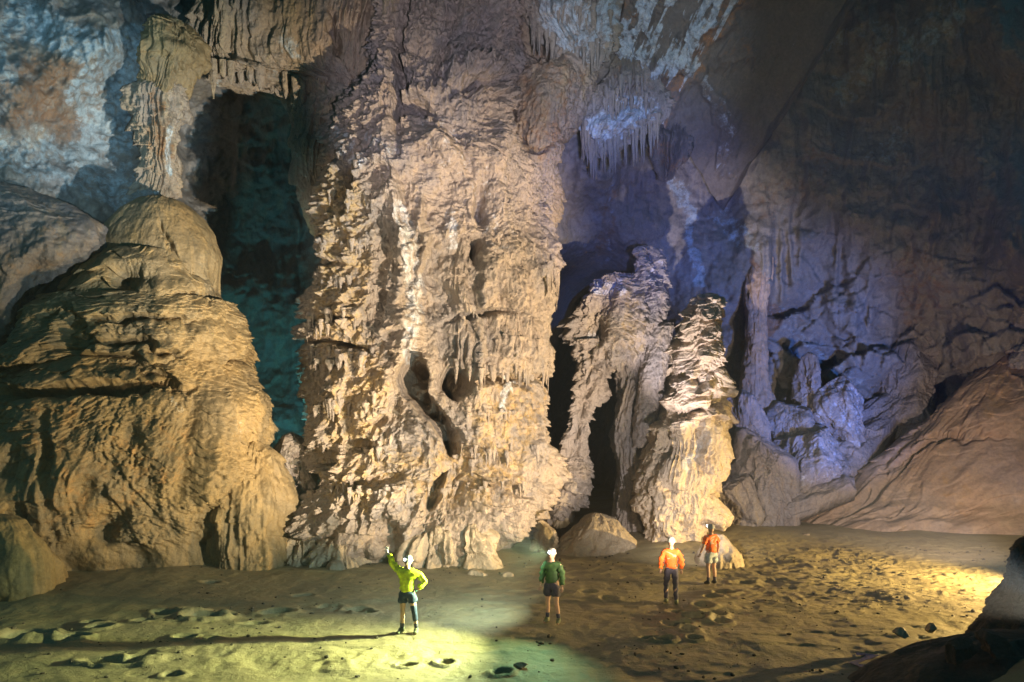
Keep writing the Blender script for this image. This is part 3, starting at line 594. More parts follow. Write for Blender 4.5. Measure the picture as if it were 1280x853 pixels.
# ---- arch formation between column and stalagmite
t = empty('rock_arch', P(770, 660, 32)); tag(t, 'grey knobbly rock arch on two legs around black hollows, between the column and the stalagmite', 'rock arch')
bpy.context.view_layer.update()
AS = dict(big=(.7, 1.0), tong=[(.55, .5, .45), (.24, .34, .26), (.12, .18, .1)], ledge=(.3, .8, .3), fine=(.09, .2))
for nm, pr, sd, kw in (
    ('cap', [(344, 768, 792, 32, .3), (350, 742, 812, 32, .7), (362, 732, 824, 32, 1.1), (380, 722, 824, 32, 1.4), (400, 712, 824, 32, 1.5), (430, 716, 818, 32, 1.4), (448, 720, 812, 32, 1.2), (462, 728, 800, 32, .7)], 20, dict(feats=[(735, 400, 22, 30, -.4)], calcite=[([(740, 352), (775, 358)], 10, .7), ([(735, 415), (742, 425)], 9, .7)], ochre=[([(800, 370), (795, 430)], 22, .5)])),
    ('knob', [(308, 804, 814, 31.4, .2), (314, 798, 822, 31.4, .5), (330, 796, 827, 31.4, .7), (352, 800, 832, 31.4, .8), (378, 804, 832, 31.4, .7), (405, 800, 828, 31.4, .5)], 21, dict(calcite=[([(815, 320), (818, 350)], 12, .4)])),
    ('left_leg', [(425, 712, 752, 32, .7), (450, 724, 766, 31.8, .7), (475, 722, 757, 31.6, .6), (500, 718, 744, 31.5, .5), (530, 713, 737, 31.3, .45), (565, 706, 729, 31.2, .45), (590, 702, 732, 31.1, .5), (606, 690, 727, 31, .6), (630, 682, 719, 31, .6), (655, 678, 716, 31, .6)], 22, {}),
    ('right_leg', [(420, 778, 836, 32, .9), (450, 776, 838, 31.9, .9), (490, 777, 836, 31.8, .9), (520, 772, 834, 31.8, .9), (550, 766, 828, 31.7, .9), (575, 770, 826, 31.6, .9), (610, 772, 824, 31.5, .9), (650, 768, 824, 31.4, .9), (700, 765, 824, 31.4, .9)], 23, dict(feats=[(800, 500, 8, 80, -.4)]))):
    o = formation(nm, pr, AS if nm != 'right_leg' else dict(big=(.25, 1.2), flute=(.25, .3), tong=[(.3, .7, .25)], fine=(.07, .2)), R_ARCH, 260, 260, sd, sm=4, **kw)
    o.parent = t; o.matrix_parent_inverse = t.matrix_world.inverted()
o = formation('rock_slab', [(404, 826, 842, 31, .3), (410, 816, 843, 31, .5), (440, 808, 838, 30.9, .6), (470, 800, 832, 30.8, .6), (510, 794, 826, 30.8, .6), (560, 790, 820, 30.8, .6)], dict(big=(.15, 1), fine=(.07, .25), tong=[(.25, .3, .12)]), R_ARCH, 160, 200, 24, sm=3, och0=.25)
tag(o, 'leaning olive grey slab of rock directly behind the left side of the stalagmite', 'rock slab')

# ---- stalagmite
ST = dict(big=(.5, 1.2), ledge=(.62, 1.05, .28), tong=[(.9, .42, .38), (.4, .2, .2), (.2, .12, .08)], fine=(.03, .12))
o = formation('stalagmite', [(368, 873.68, 894.8, 30.5, 0.3), (374, 864.8, 900, 30.5, 0.7), (386, 859.36, 901.6, 30.4, 1), (400, 853.71, 900.35, 30.3, 1.1), (430, 846.27, 899.95, 30.2, 1.25), (452, 843.62, 901.7, 30.1, 1.35), (478, 838.76, 898.6, 30, 1.4), (496, 831.46, 900.1, 30, 1.5), (512, 824.58, 903.3, 29.9, 1.7), (530, 814.326, 905.91, 29.8, 1.8), (560, 808.536, 904.76, 29.8, 1.85), (590, 804.578, 901.73, 29.7, 1.85),
    (612, 804.662, 890.67, 29.7, 1.8), (630, 800.998, 894.43, 29.7, 1.9), (644, 799.956, 892.46, 29.7, 1.85), (655, 807.284, 884.94, 29.7, 1.6), (672, 812.696, 877.36, 29.7, 1.4), (700, 814.444, 873.54, 29.7, 1.3)],
    ST, R_STAL, 620, 760, 25, [(862, 511, 50, 7, -.6, -8), (820, 560, 8, 40, -.4), (880, 560, 6, 30, -.4), (800, 632, 12, 12, .45), (900, 640, 14, 14, .5), (850, 425, 40, 4, -.3, -14), (872, 470, 40, 4, -.3, -10)], calcite=[([(850, 380), (890, 390)], 26, .35), ([(840, 470), (890, 480)], 20, .35), ([(880, 540), (860, 580)], 14, .6)], ochre=[([(880, 600), (850, 640)], 40, .4), ([(850, 440), (880, 430)], 18, .3)], sm=5, edge=.12, regions=[([([(800, 580), (910, 575)], 40, 1.), ([(800, 640), (900, 640)], 24, 1.)], dict(big=(.4, 1.2), tong=[(.26, 1.0, .34), (.6, .8, .35), (.13, .4, .14)], flute=(.1, .2), fine=(.03, .15)))])
tag(o, 'tall bright free standing stalagmite with a ragged leaning tip, behind the two people in orange', 'stalagmite')
# mounds by its foot
BS0 = dict(big=(.3, .7), fine=(.08, .25), tong=[(.3, .3, .08)])
MS = dict(big=(.35, 1.1), fine=(.06, .3))
o = formation('mud_mound', [(642, 742, 752, 29.2, .2), (648, 732, 766, 29.2, .7), (660, 714, 782, 29, 1.2), (674, 700, 792, 28.9, 1.6), (690, 690, 798, 28.8, 1.9), (706, 684, 802, 28.8, 2.0)], dict(big=(.4, 1.2), fine=(.08, .3), tong=[(.5, .3, .08)]), R_MUD, 240, 150, 26, sm=4)
tag(o, 'smooth pale mud mound in front of the black hollow, left of the stalagmite', 'mound')
blob('boulder', 683, 655, 700, 46, 28.2, .8, 27, R_MUD, BS0, 'small rough boulder at the right corner of the column foot, by the black hollow', 'boulder', facets=(14, (.5, .92)))
o = formation('mud_mound', [(668, 894, 904, 25.6, .2), (674, 886, 910, 25.6, .5), (686, 880, 918, 25.5, .8), (697, 874, 924, 25.5, 1.0), (708, 870, 928, 25.5, 1.1)], dict(big=(.25, .8), fine=(.06, .3)), R_MUD, 140, 90, 28, sm=3)
tag(o, 'small rounded mud mound just right of the person in orange and grey shorts', 'mound')
o = formation('sand_cone', [(667, 1005, 1011, 29, .1), (674, 998, 1016, 29, .35), (684, 984, 1030, 28.9, .7), (694, 972, 1044, 28.9, 1.1), (704, 964, 1052, 28.9, 1.3)], dict(fine=(.06, .25), big=(.06, .6)), R_MUD, 120, 70, 29, sm=1)
tag(o, 'little pointed sand cone alone on the floor right of the stalagmite', 'mound')
blob('boulder', 936, 640, 668, 60, 31.5, .8, 30, R_BOULD, dict(big=(.2, .6), fine=(.06, .2)), 'flat pale stone on the rubble just right of the stalagmite foot', 'boulder', N=120, M=90)

# ---- rubble heap and slabs at the back right
BS = dict(big=(.35, 1.2), ledge=(.2, .9, .3), tong=[(.5, .3, .10)], fine=(.12, .4))
for i, (x, y0, y1, w, d, dp, lean, lab, kw) in enumerate([
    (948, 536, 668, 72, 32.0, 1.4, 6, 'tall lumpy brown boulder right of the stalagmite, lowest of the rubble heap', {}),
    (925, 500, 610, 62, 33.5, 1.3, 0, 'grey boulder half hidden behind the right side of the stalagmite', {}),
    (1000, 530, 640, 90, 33.5, 1.4, 14, 'jagged pale grey boulder in the middle of the rubble heap', {'cal0': .35}),
    (1016, 450, 530, 30, 35.5, .7, -4, 'upright egg shaped boulder standing on top of the rubble heap', {}),
    (1054, 472, 560, 62, 35, 1.1, 0, 'rough whitish boulder beside the upright egg shaped one', {'cal0': .4}),
    (985, 500, 580, 50, 35, 1.0, 0, 'dark bluish boulder below the egg shaped one at the rubble top', {}),
    (1120, 440, 560, 70, 36.5, 1.2, 20, 'shadowed angular boulder at the foot of the far right wall', {}),
    (915, 590, 668, 60, 31.6, 1.0, 0, 'low dark boulder tucked against the right foot of the stalagmite', {})]):
    blob('boulder', x, y0, y1, w, d, dp, 600 + i, R_BOULD, BS, lab, 'boulder', 'boulders of the rubble heap', lean=lean, N=220, M=180, facets=(16, (.55, .95)), **kw)
def slab(name, corners, thick, seed, mat, label, cat):
    A, B, C_, D = [np.array(c) for c in corners]
    N = M = 130
    u, v = np.meshgrid(np.linspace(0, 1, N), np.linspace(0, 1, M))
    base = (A * (1 - u)[..., None] + B * u[..., None]) * (1 - v)[..., None] + (D * (1 - u)[..., None] + C_ * u[..., None]) * v[..., None]
    n = np.cross(B - A, D - A); n /= np.linalg.norm(n); n = n if n[1] < 0 else -n
    s = u * np.linalg.norm(B - A); z = v * np.linalg.norm(D - A)
    e = np.minimum(np.minimum(u, 1 - u), np.minimum(v, 1 - v))
    h = .3 * fbm2(s * .5, z * .5, seed, 4) + .12 * fbm2(s * 1.9, z * 1.9, seed + 3, 4) + .25 * ((z * .7 + .4 * fbm2(s * .4, z * .4, seed + 4, 2)) % 1)
    h -= thick * .45 * (1 - sstep(0, .12, e + .05 * fbm2(s, z, seed + 5, 3)))
    V = base + h[..., None] * n; back = base - n * thick
    k = M * N; Q1 = gridquads(M, N, False)
    ring = np.concatenate([np.arange(N), np.arange(1, M) * N + N - 1, (M - 1) * N + np.arange(N - 2, -1, -1), np.arange(M - 2, 0, -1) * N]); r2 = np.roll(ring, -1)
    me = npmesh(name, np.concatenate([V.reshape(-1, 3), back.reshape(-1, 3)]), np.concatenate([Q1, Q1[:, ::-1] + k, np.stack([ring, ring + k, r2 + k, r2], -1)]), {'calcite': np.zeros(2 * k), 'ochre': np.zeros(2 * k)})
    bm = bmesh.new(); bm.from_mesh(me); bmesh.ops.recalc_face_normals(bm, faces=bm.faces[:]); bm.to_mesh(me); bm.free()
    return tag(link(name, me, mat), label, cat)
slab('rock_slab', [P(1075, 502, 36.5), P(1160, 470, 37), P(1068, 605, 33), P(1010, 575, 34)], 1.2, 31, R_BOULD, 'long pale slab of rock sloping down through the middle of the rubble heap', 'rock slab')
slab('rock_slab', [P(985, 590, 33), P(1060, 565, 33.5), P(1072, 610, 31.5), P(975, 648, 31)], .8, 32, R_BOULD, 'flat brown slab lying at the foot of the rubble heap, above the sand cone', 'rock slab')
slab('rock_slab', [P(1080, 430, 38), P(1215, 395, 36), P(1165, 470, 36), P(1085, 490, 37)], 1.2, 33, R_BOULD, 'dark blue slab high under the right wall, above the pale slab', 'rock slab')
o = formation('rock_pillar', [(310, 938, 962, 36.6, .4), (345, 930, 966, 36.5, .7), (380, 933, 960, 36.4, .6), (430, 934, 957, 36.4, .55), (480, 928, 962, 36.4, .8), (520, 920, 970, 36.4, 1.1)], dict(big=(.2, 1.2), flute=(.12, .3), fine=(.06, .25)), R_SLOPE, 200, 260, 34, sm=4, och0=.35)
tag(o, 'slim brown pillar on the back wall, right of the stalagmite tip', 'rock pillar')

# ---- flowstone slope at right
SL = dict(big=(.9, 3.2), ledge=(.42, 1.3, .12), tong=[(2.4, .9, .2), (.8, .4, .08)], flute=(.05, .5), fine=(.05, .4))
o = formation('flowstone_slope', [(405, 1300, 1560, 34, 1.2), (425, 1272, 1640, 34, 1.8), (445, 1248, 1700, 33.8, 2.4), (480, 1206, 1720, 33.6, 3.0), (515, 1168, 1740, 33.4, 3.5), (545, 1136, 1760, 33.2, 3.8), (575, 1104, 1780, 33, 4.0), (600, 1080, 1790, 32.9, 4.2), (622, 1060, 1800, 32.8, 4.3), (640, 1018, 1800, 32.6, 4.3), (660, 990, 1800, 32.4, 4.2), (680, 968, 1800, 32.4, 4.0), (720, 960, 1800, 32.4, 3.8)],
    SL, R_SLOPE, 700, 480, 35, [(1240, 500, 60, 40, .5), (1150, 560, 60, 6, -.4, -20), (1200, 545, 60, 5, -.35, 2), (1180, 645, 160, 10, -.25)], ochre=[([(1260, 450), (1240, 500)], 30, .5), ([(1200, 600), (1190, 630)], 40, .4)], expo=2.0, sm=8, droop=.5, regions=[([([(1230, 620), (1290, 600)], 90, 1.), ([(1060, 665), (1290, 660)], 22, 1.)], dict(big=(.9, 3.2), ledge=(.15, 1.6), flute=(.05, .5), fine=(.06, .5)))])
tag(o, 'broad smooth brown flowstone slope rising to the right edge above the mud floor', 'flowstone')
blob('boulder', 1292, 372, 450, 46, 32, .9, 36, R_ARCH, AS, 'small knobbly rock on top of the right flowstone slope, at the frame edge', 'boulder', N=120, M=100)

# ---- dark rock and stones in the near right corner
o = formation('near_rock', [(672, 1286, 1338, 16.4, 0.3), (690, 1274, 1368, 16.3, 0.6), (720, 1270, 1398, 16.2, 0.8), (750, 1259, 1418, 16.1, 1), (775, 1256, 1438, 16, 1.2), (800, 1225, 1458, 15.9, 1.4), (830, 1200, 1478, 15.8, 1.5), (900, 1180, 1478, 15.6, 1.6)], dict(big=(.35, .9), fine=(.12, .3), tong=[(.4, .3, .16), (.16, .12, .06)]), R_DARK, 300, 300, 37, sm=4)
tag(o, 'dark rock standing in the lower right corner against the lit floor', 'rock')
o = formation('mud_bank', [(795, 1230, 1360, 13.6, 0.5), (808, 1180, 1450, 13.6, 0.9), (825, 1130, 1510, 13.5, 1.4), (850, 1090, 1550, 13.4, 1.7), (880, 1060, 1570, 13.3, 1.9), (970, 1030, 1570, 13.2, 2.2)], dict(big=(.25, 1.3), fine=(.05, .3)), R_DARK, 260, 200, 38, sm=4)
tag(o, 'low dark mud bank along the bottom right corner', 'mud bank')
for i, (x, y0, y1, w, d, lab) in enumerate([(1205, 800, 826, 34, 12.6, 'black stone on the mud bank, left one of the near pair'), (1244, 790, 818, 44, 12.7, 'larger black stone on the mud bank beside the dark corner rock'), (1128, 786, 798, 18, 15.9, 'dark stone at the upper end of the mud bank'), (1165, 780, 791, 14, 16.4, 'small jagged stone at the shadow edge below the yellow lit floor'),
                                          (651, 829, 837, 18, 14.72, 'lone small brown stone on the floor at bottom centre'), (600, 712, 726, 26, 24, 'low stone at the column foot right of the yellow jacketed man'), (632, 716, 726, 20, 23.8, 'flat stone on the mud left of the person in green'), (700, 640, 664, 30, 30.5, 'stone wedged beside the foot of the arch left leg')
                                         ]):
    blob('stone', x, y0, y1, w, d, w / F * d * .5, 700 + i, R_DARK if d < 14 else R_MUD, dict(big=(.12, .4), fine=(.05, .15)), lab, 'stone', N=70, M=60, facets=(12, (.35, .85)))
# ---- grit and crumbs of rock strewn over the mud
def gravel():
    rg = np.random.RandomState(71); bm = bmesh.new(); bmesh.ops.create_icosphere(bm, subdivisions=1, radius=1)
    bv = np.array([v.co[:] for v in bm.verts]); bf = np.array([[v.index for v in f.verts] for f in bm.faces]); bm.free()
    n = 2600; Y = rg.uniform(13, 27, n); X = rg.uniform(-1, 1, n) * Y * .72
    cl = fbm2(X * .5, Y * .5, 72, 3); foot = sstep(24, 26.5, Y)
    k = rg.uniform(-.35, .35, n) < cl + .5 * foot; X = X[k]; Y = Y[k]; n = len(X)
    Z = floor_h(X[:, None], Y[:, None])[:, 0]
    sz = .012 + .05 * rg.uniform(0, 1, n) ** 5 + .06 * rg.uniform(0, 1, n) ** 3 * sstep(23.5, 26.5, Y)
    sc3 = sz[:, None] * rg.uniform(.6, 1.4, (n, 3)) * np.array([1, 1, .7]); ang = rg.uniform(0, 6.28, n); c, s_ = np.cos(ang)[:, None], np.sin(ang)[:, None]
    b = bv[None] * sc3[:, None] * rg.uniform(.7, 1.2, (n, len(bv), 1))
    V = np.stack([b[..., 0] * c - b[..., 1] * s_ + X[:, None], b[..., 0] * s_ + b[..., 1] * c + Y[:, None], b[..., 2] + Z[:, None] + sz[:, None] * .2], -1)
    Q = (bf[None] + np.arange(n)[:, None, None] * len(bv)).reshape(-1, 3)
    me = npmesh('gravel', V.reshape(-1, 3), Q, {'calcite': np.zeros(n * len(bv)), 'ochre': np.zeros(n * len(bv))})
    tag(link('gravel', me, R_DARK, smooth=False), kind='stuff')
gravel()
# ---- trickle of water in the near right hollow
def water():
    pts = [(1070, 816), (1092, 818), (1078, 824), (1066, 829), (1085, 836), (1103, 843), (1098, 850), (1070, 856), (1030, 860)]
    bm = bmesh.new(); prev = None
    W = [G(*p) for p in pts]
    for i in range(len(W)):
        a = W[max(i - 1, 0)]; b = W[min(i + 1, len(W) - 1)]; t_ = (b - a).normalized(); n = Vector((-t_.y, t_.x, 0)) * (.10 + .05 * math.sin(i * 2.1))
        c = []
        for q in (1, -1):
            p = W[i] + n * q; p.z = gz(p.x, p.y) + .02; c.append(bm.verts.new(p))
        if prev: bm.faces.new((prev[0], prev[1], c[1], c[0]))
        prev = c
    me = bpy.data.meshes.new('water_trickle'); bm.to_mesh(me); bm.free()
    m, nt, b = nodes('water_surface'); b.inputs['Base Color'].default_value = (.04, .035, .025, 1); b.inputs['Roughness'].default_value = .08
    geo = nt.nodes.new('ShaderNodeNewGeometry'); bn = nt.nodes.new('ShaderNodeBump'); bn.inputs['Strength'].default_value = .4; bn.inputs['Distance'].default_value = .05
    nt.links.new(tex(nt, geo.outputs['Position'], 9), bn.inputs['Height']); nt.links.new(bn.outputs[0], b.inputs['Normal'])
    tag(link('water_trickle', me, m), kind='structure')
water()

# ================================================================= PEOPLE
SKIN = plain('skin', (.42, .26, .19), .55, .12, 40, .05)
def skin_bm(verts, edges, root=0, sub=2):
    """verts: list of (pos, radius) -> mesh data of the skinned chain"""
    me = bpy.data.meshes.new('tmp'); me.from_pydata([v[0] for v in verts], edges, [])
    ob = bpy.data.objects.new('tmp', me); COL.objects.link(ob)
    ob.modifiers.new('s', 'SKIN')
    for i, v in enumerate(me.skin_vertices[0].data):
        r = verts[i][1]; v.radius = r if isinstance(r, tuple) else (r, r); v.use_root = (i == root)
    ss = ob.modifiers.new('u', 'SUBSURF'); ss.levels = sub; ss.render_levels = sub
    dg = bpy.context.evaluated_depsgraph_get(); dg.update()
    out = bpy.data.meshes.new_from_object(ob.evaluated_get(dg))
    bpy.data.objects.remove(ob); bpy.data.meshes.remove(me)
    return out
def join(meshes, name):
    bm = bmesh.new()
    for me, mi in meshes:
        n = len(bm.faces); bm.from_mesh(me); bm.faces.ensure_lookup_table()
        for f in bm.faces[n:]: f.material_index = mi
        bpy.data.meshes.remove(me)
    me = bpy.data.meshes.new(name); bm.to_mesh(me); bm.free(); return me
def head_mesh(c, yaw):
    bm = bmesh.new(); bmesh.ops.create_uvsphere(bm, u_segments=24, v_segments=18, radius=1)
    for v in bm.verts:
        x, y, z = v.co
        w = .076 * (1 - .18 * max(0, -z)); dp = .096; hgt = .118
        p = Vector((x * w, y * dp, z * hgt))
        if y < -.3:
            nose = math.exp(-((x / .16) ** 2 + ((z + .12) / .26) ** 2)); eye = math.exp(-(((abs(x) - .38) / .18) ** 2 + ((z - .08) / .14) ** 2)); mouth = math.exp(-((x / .3) ** 2 + ((z + .5) / .07) ** 2))
            p.y += -.026 * nose + .012 * eye + .006 * mouth
        ear = math.exp(-(((abs(x) - 1) / .2) ** 2 + (z / .25) ** 2 + ((y - .1) / .25) ** 2)); p.x += .018 * ear * (1 if x > 0 else -1)
        v.co = p
    me = bpy.data.meshes.new('h'); M_ = Matrix.Translation(c) @ Matrix.Rotation(yaw, 4, 'Z')
    bm.transform(M_); bm.to_mesh(me); bm.free(); return me
def hand_meshes(wrist, direc, side, curl=.5):
    """palm and five fingers, in the direction of the forearm"""
    d = Vector(direc).normalized(); up = Vector((0, -1, 0)) if abs(d.y) < .8 else Vector((0, 0, 1))
    s_ = d.cross(up).normalized() * side; n = s_.cross(d).normalized() * side
    w = Vector(wrist); out = []
    out.append(skin_bm([(w, (.026, .022)), (w + d * .05, (.036, .018)), (w + d * .09, (.037, .016))], [(0, 1), (1, 2)], 0, 1))
    for k, (o, L) in enumerate(((-.028, .062), (-.009, .075), (.010, .070), (.028, .055))):
        a = w + d * .085 + s_ * o; b = a + d * L * .5 + n * .006; c = b + (d * (1 - curl) + n * curl).normalized() * L * .5
        out.append(skin_bm([(a, .010), (b, .009), (c, .007)], [(0, 1), (1, 2)], 0, 1))
    a = w + d * .03 - s_ * .028; b = a + d * .035 - s_ * .026; c = b + d * .03 - s_ * .006
    out.append(skin_bm([(a, .012), (b, .010), (c, .008)], [(0, 1), (1, 2)], 0, 1))
    return out
def lathe_mesh(prof, n=28):
    bm = bmesh.new(); rings = []
    for r, z in prof: rings.append([bm.verts.new((r * math.cos(2 * math.pi * k / n), r * math.sin(2 * math.pi * k / n), z)) for k in range(n)])
    for a, b in zip(rings[:-1], rings[1:]):
        for k in range(n): bm.faces.new((a[k], a[(k + 1) % n], b[(k + 1) % n], b[k]))
    bm.faces.new(rings[0][::-1]); bm.faces.new(rings[-1])
    me = bpy.data.meshes.new('l'); bm.to_mesh(me); bm.free(); return me
def person(label, loc, rz, J, kit, scale=1.0):
    """J: joints in metres, facing -Y; kit: clothing materials"""
    root = empty('person', loc, rz); root.scale = (scale,) * 3; tag(root, label, 'person')
    V = Vector
    pel = V(J.get('pelvis', (0, 0, .95))); ch = V(J.get('chest', (0, .01, 1.33))); nk = V(J.get('neck', (0, .0, 1.47))); hd = V(J.get('head', (0, -.015, 1.62)))
    sp = (pel + ch) / 2 + V((0, .005, 0))
    S = {k: V(J['shoulder' + k]) for k in 'LR'}; E = {k: V(J['elbow' + k]) for k in 'LR'}; W = {k: V(J['wrist' + k]) for k in 'LR'}
    HP = {k: V(J['hip' + k]) for k in 'LR'}; KN = {k: V(J['knee' + k]) for k in 'LR'}; AN = {k: V(J['ankle' + k]) for k in 'LR'}; TO = {k: V(J['toe' + k]) for k in 'LR'}
    vs = [(pel, (.13, .105)), (sp, (.125, .10)), (ch, (.145, .105)), (nk, .055), (hd - V((0, 0, .05)), .06)]; ed = [(0, 1), (1, 2), (2, 3), (3, 4)]
    for k in 'LR':
        b = len(vs); vs += [(S[k], .062), ((S[k] + E[k]) / 2, .052), (E[k], .042), ((E[k] + W[k]) / 2, .038), (W[k], .027)]; ed += [(2, b)] + [(b + i, b + i + 1) for i in range(4)]
        b = len(vs); calf = KN[k].lerp(AN[k], .32) + V((0, .015, 0)); foot = AN[k].lerp(TO[k], .5); foot.z = .04
        vs += [(HP[k], .092), (HP[k].lerp(KN[k], .5), .078), (KN[k], .056), (calf, .058), (AN[k], .038), (foot, .038), (TO[k], .03)]; ed += [(0, b)] + [(b + i, b + i + 1) for i in range(6)]
    ms = [(skin_bm(vs, ed), 0), (head_mesh(hd, J.get('yaw', 0)), 0)]
    if not kit.get('gloves'):
        for k, sd in (('R', 1), ('L', -1)):
            ms += [(m, 0) for m in hand_meshes(W[k], W[k] - E[k], sd)]
    body = link('body', join(ms, 'body'), [SKIN], root)
    if kit.get('gloves'):
        for k, sd in (('R', 1), ('L', -1)):
            link('glove', join([(m, 0) for m in hand_meshes(W[k], J.get('hand' + k, W[k] - E[k]), sd)], 'glove'), kit['gloves'][k], root)
    # shirt: loose over torso and sleeves
    hem = pel + V((0, 0, -.01))
    sv = [(sp, (.178, .145)), (ch, (.182, .142)), (hem, (.176, .142)), (nk - V((0, 0, .03)), .07)]; se = [(0, 1), (0, 2), (1, 3)]
    cut = kit.get('sleeve', 1.0)
    for k in 'LR':
        b = len(sv); A = [S[k], S[k].lerp(E[k], .5), E[k], E[k].lerp(W[k], .5), E[k].lerp(W[k], .94)]; R_ = [.09, .082, .076, .07, .05]
        if cut < 1: A = [S[k], S[k].lerp(E[k], .4), S[k].lerp(E[k], .8)]; R_ = [.082, .076, .072]
        sv += list(zip(A, R_)); se += [(1, b)] + [(b + i, b + i + 1) for i in range(len(A) - 1)]
    me = skin_bm(sv, se)
    for v in me.vertices:                            # folds
        p = v.co; v.co = p + v.normal * (.016 * math.sin(p.z * 46 + 5 * math.sin(p.x * 17)) + .006 * math.sin(p.x * 70 + p.z * 31))
    link('shirt', me, kit['shirt'], root)
    # shorts or trousers
    low = kit.get('leg', .62)
    sv = [(pel + V((0, 0, .0)), (.152, .125)), (pel + V((0, 0, .09)), (.145, .12))]; se = [(0, 1)]
    for k in 'LR':
        b = len(sv)
        if low <= 1: A = [HP[k] - V((0, 0, .03)), HP[k].lerp(KN[k], low * .6), HP[k].lerp(KN[k], low)]; R_ = [.122, .122, .125]
        else: A = [HP[k] - V((0, 0, .03)), HP[k].lerp(KN[k], .5), KN[k], KN[k].lerp(AN[k], .5), KN[k].lerp(AN[k], .95)]; R_ = [.108, .095, .078, .07, .06]
        sv += list(zip(A, R_)); se += [(0, b)] + [(b + i, b + i + 1) for i in range(len(A) - 1)]
    me = skin_bm(sv, se)
    for v in me.vertices:
        p = v.co; v.co = p + v.normal * (.008 * math.sin(p.z * 38 + p.x * 40))
    link('trousers' if low > 1 else 'shorts', me, kit['shorts'], root)
    for k in 'LR':
        if kit.get('brace') == k:
            link('knee_sleeve', skin_bm([(HP[k].lerp(KN[k], .55), .088), (KN[k], .068), (KN[k].lerp(AN[k], .4) + V((0, .01, 0)), .066), (KN[k].lerp(AN[k], .55), .058)], [(0, 1), (1, 2), (2, 3)]), kit['brace_mat'], root)
        if low <= 1:
            link('sock', skin_bm([(KN[k].lerp(AN[k], .55) + V((0, .008, 0)), .06), (KN[k].lerp(AN[k], .8), .05), (AN[k], .048)], [(0, 1), (1, 2)]), kit['sock'], root)
        foot = AN[k].lerp(TO[k], .45); foot.z = .055
        heel = AN[k] + (AN[k] - TO[k]) * .25; heel.z = .045
        b = link('boot', skin_bm([(AN[k] + V((0, 0, .06)), .058), (AN[k], .06), (foot, (.052, .05)), (TO[k] + V((0, 0, .005)), (.05, .036)), (heel, .045)], [(0, 1), (1, 2), (2, 3), (1, 4)]), kit['boot'], root)
    # helmet with lamp
    me = lathe_mesh([(.128, -.012), (.132, 0), (.118, .006), (.115, .03), (.106, .07), (.082, .105), (.045, .124), (.002, .13)])
    T = Matrix.Translation(hd + V((0, .005, .035))) @ Matrix.Rotation(J.get('yaw', 0), 4, 'Z') @ Matrix.Rotation(J.get('tilt', 0), 4, 'X') @ Matrix.Diagonal((.86, 1.02, .95, 1))
    me.transform(T); hel = link('helmet', me, kit['helmet'], root)
    bm = bmesh.new(); bmesh.ops.create_cone(bm, cap_ends=True, segments=20, radius1=.034, radius2=.030, depth=.05); bmesh.ops.bevel(bm, geom=bm.edges[:], offset=.004, segments=1, affect='EDGES')
    me = bpy.data.meshes.new('headlamp'); T2 = T @ Matrix.Translation((0, -.132, .05)) @ Matrix.Rotation(math.radians(90), 4, 'X'); bm.transform(T2); bm.to_mesh(me); bm.free()
    lamp = link('headlamp', me, kit['black'], hel)
    bm = bmesh.new(); bmesh.ops.create_uvsphere(bm, u_segments=16, v_segments=10, radius=.032); bm.transform(T @ Matrix.Translation((0, -.155, .05)) @ Matrix.Diagonal((1, .5, 1, 1)))
    me = bpy.data.meshes.new('lens'); bm.to_mesh(me); bm.free(); link('lens', me, kit['lens'], lamp)
    return root
def std(**k):
    J = dict(shoulderR=(-.19, 0, 1.40), shoulderL=(.19, 0, 1.40), elbowR=(-.25, .03, 1.13), elbowL=(.25, .03, 1.13), wristR=(-.27, -.05, .90), wristL=(.27, -.05, .90),
             hipR=(-.095, 0, .90), hipL=(.095, 0, .90), kneeR=(-.11, -.01, .50), kneeL=(.11, -.01, .50), ankleR=(-.12, .02, .09), ankleL=(.12, .02, .09), toeR=(-.15, -.14, .035), toeL=(.15, -.14, .035))
    J.update(k); return J
BLACK = plain('black_plastic', (.02, .02, .022), .45)
LENS = plain('lamp_lens', (.9, .95, 1), .2, 0, 5, 0, (.9, .97, 1.0), 3.5)
GLARE = plain('glaring_lens', (.9, .95, 1), .2, 0, 5, 0, (.85, 1, 1.0), 40)
WHITE = plain('white_helmet', (.36, .36, .355), .35, .05)
YEL = plain('yellow_cloth', (.60, .70, .02), .7, .32, 9, .5)
ORG = plain('orange_cloth', (.72, .13, .015), .7, .32, 9, .5)
GRN = plain('green_cloth', (.03, .07, .02), .75, .32, 9, .5)
NAVY = plain('navy_cloth', (.015, .03, .07), .8, .32, 9, .5)
GREY = plain('grey_cloth', (.38, .42, .45), .8, .32, 9, .5)
DKBL = plain('dark_blue_cloth', (.05, .045, .07), .8, .3, 20, .4)
SOCK = plain('sock_knit', (.05, .05, .08), .9, .5, 60)
BOOT = plain('boot_leather', (.13, .14, .08), .7, .4, 25, .4)
GLOVW = plain('grey_glove', (.4, .45, .5), .8); GLOVD = plain('dark_glove', (.02, .09, .07), .8)
def stand(px, py):
    g = G(px, py); g.z = gz(g.x, g.y) - .004; return g
m = stand(509, 791)
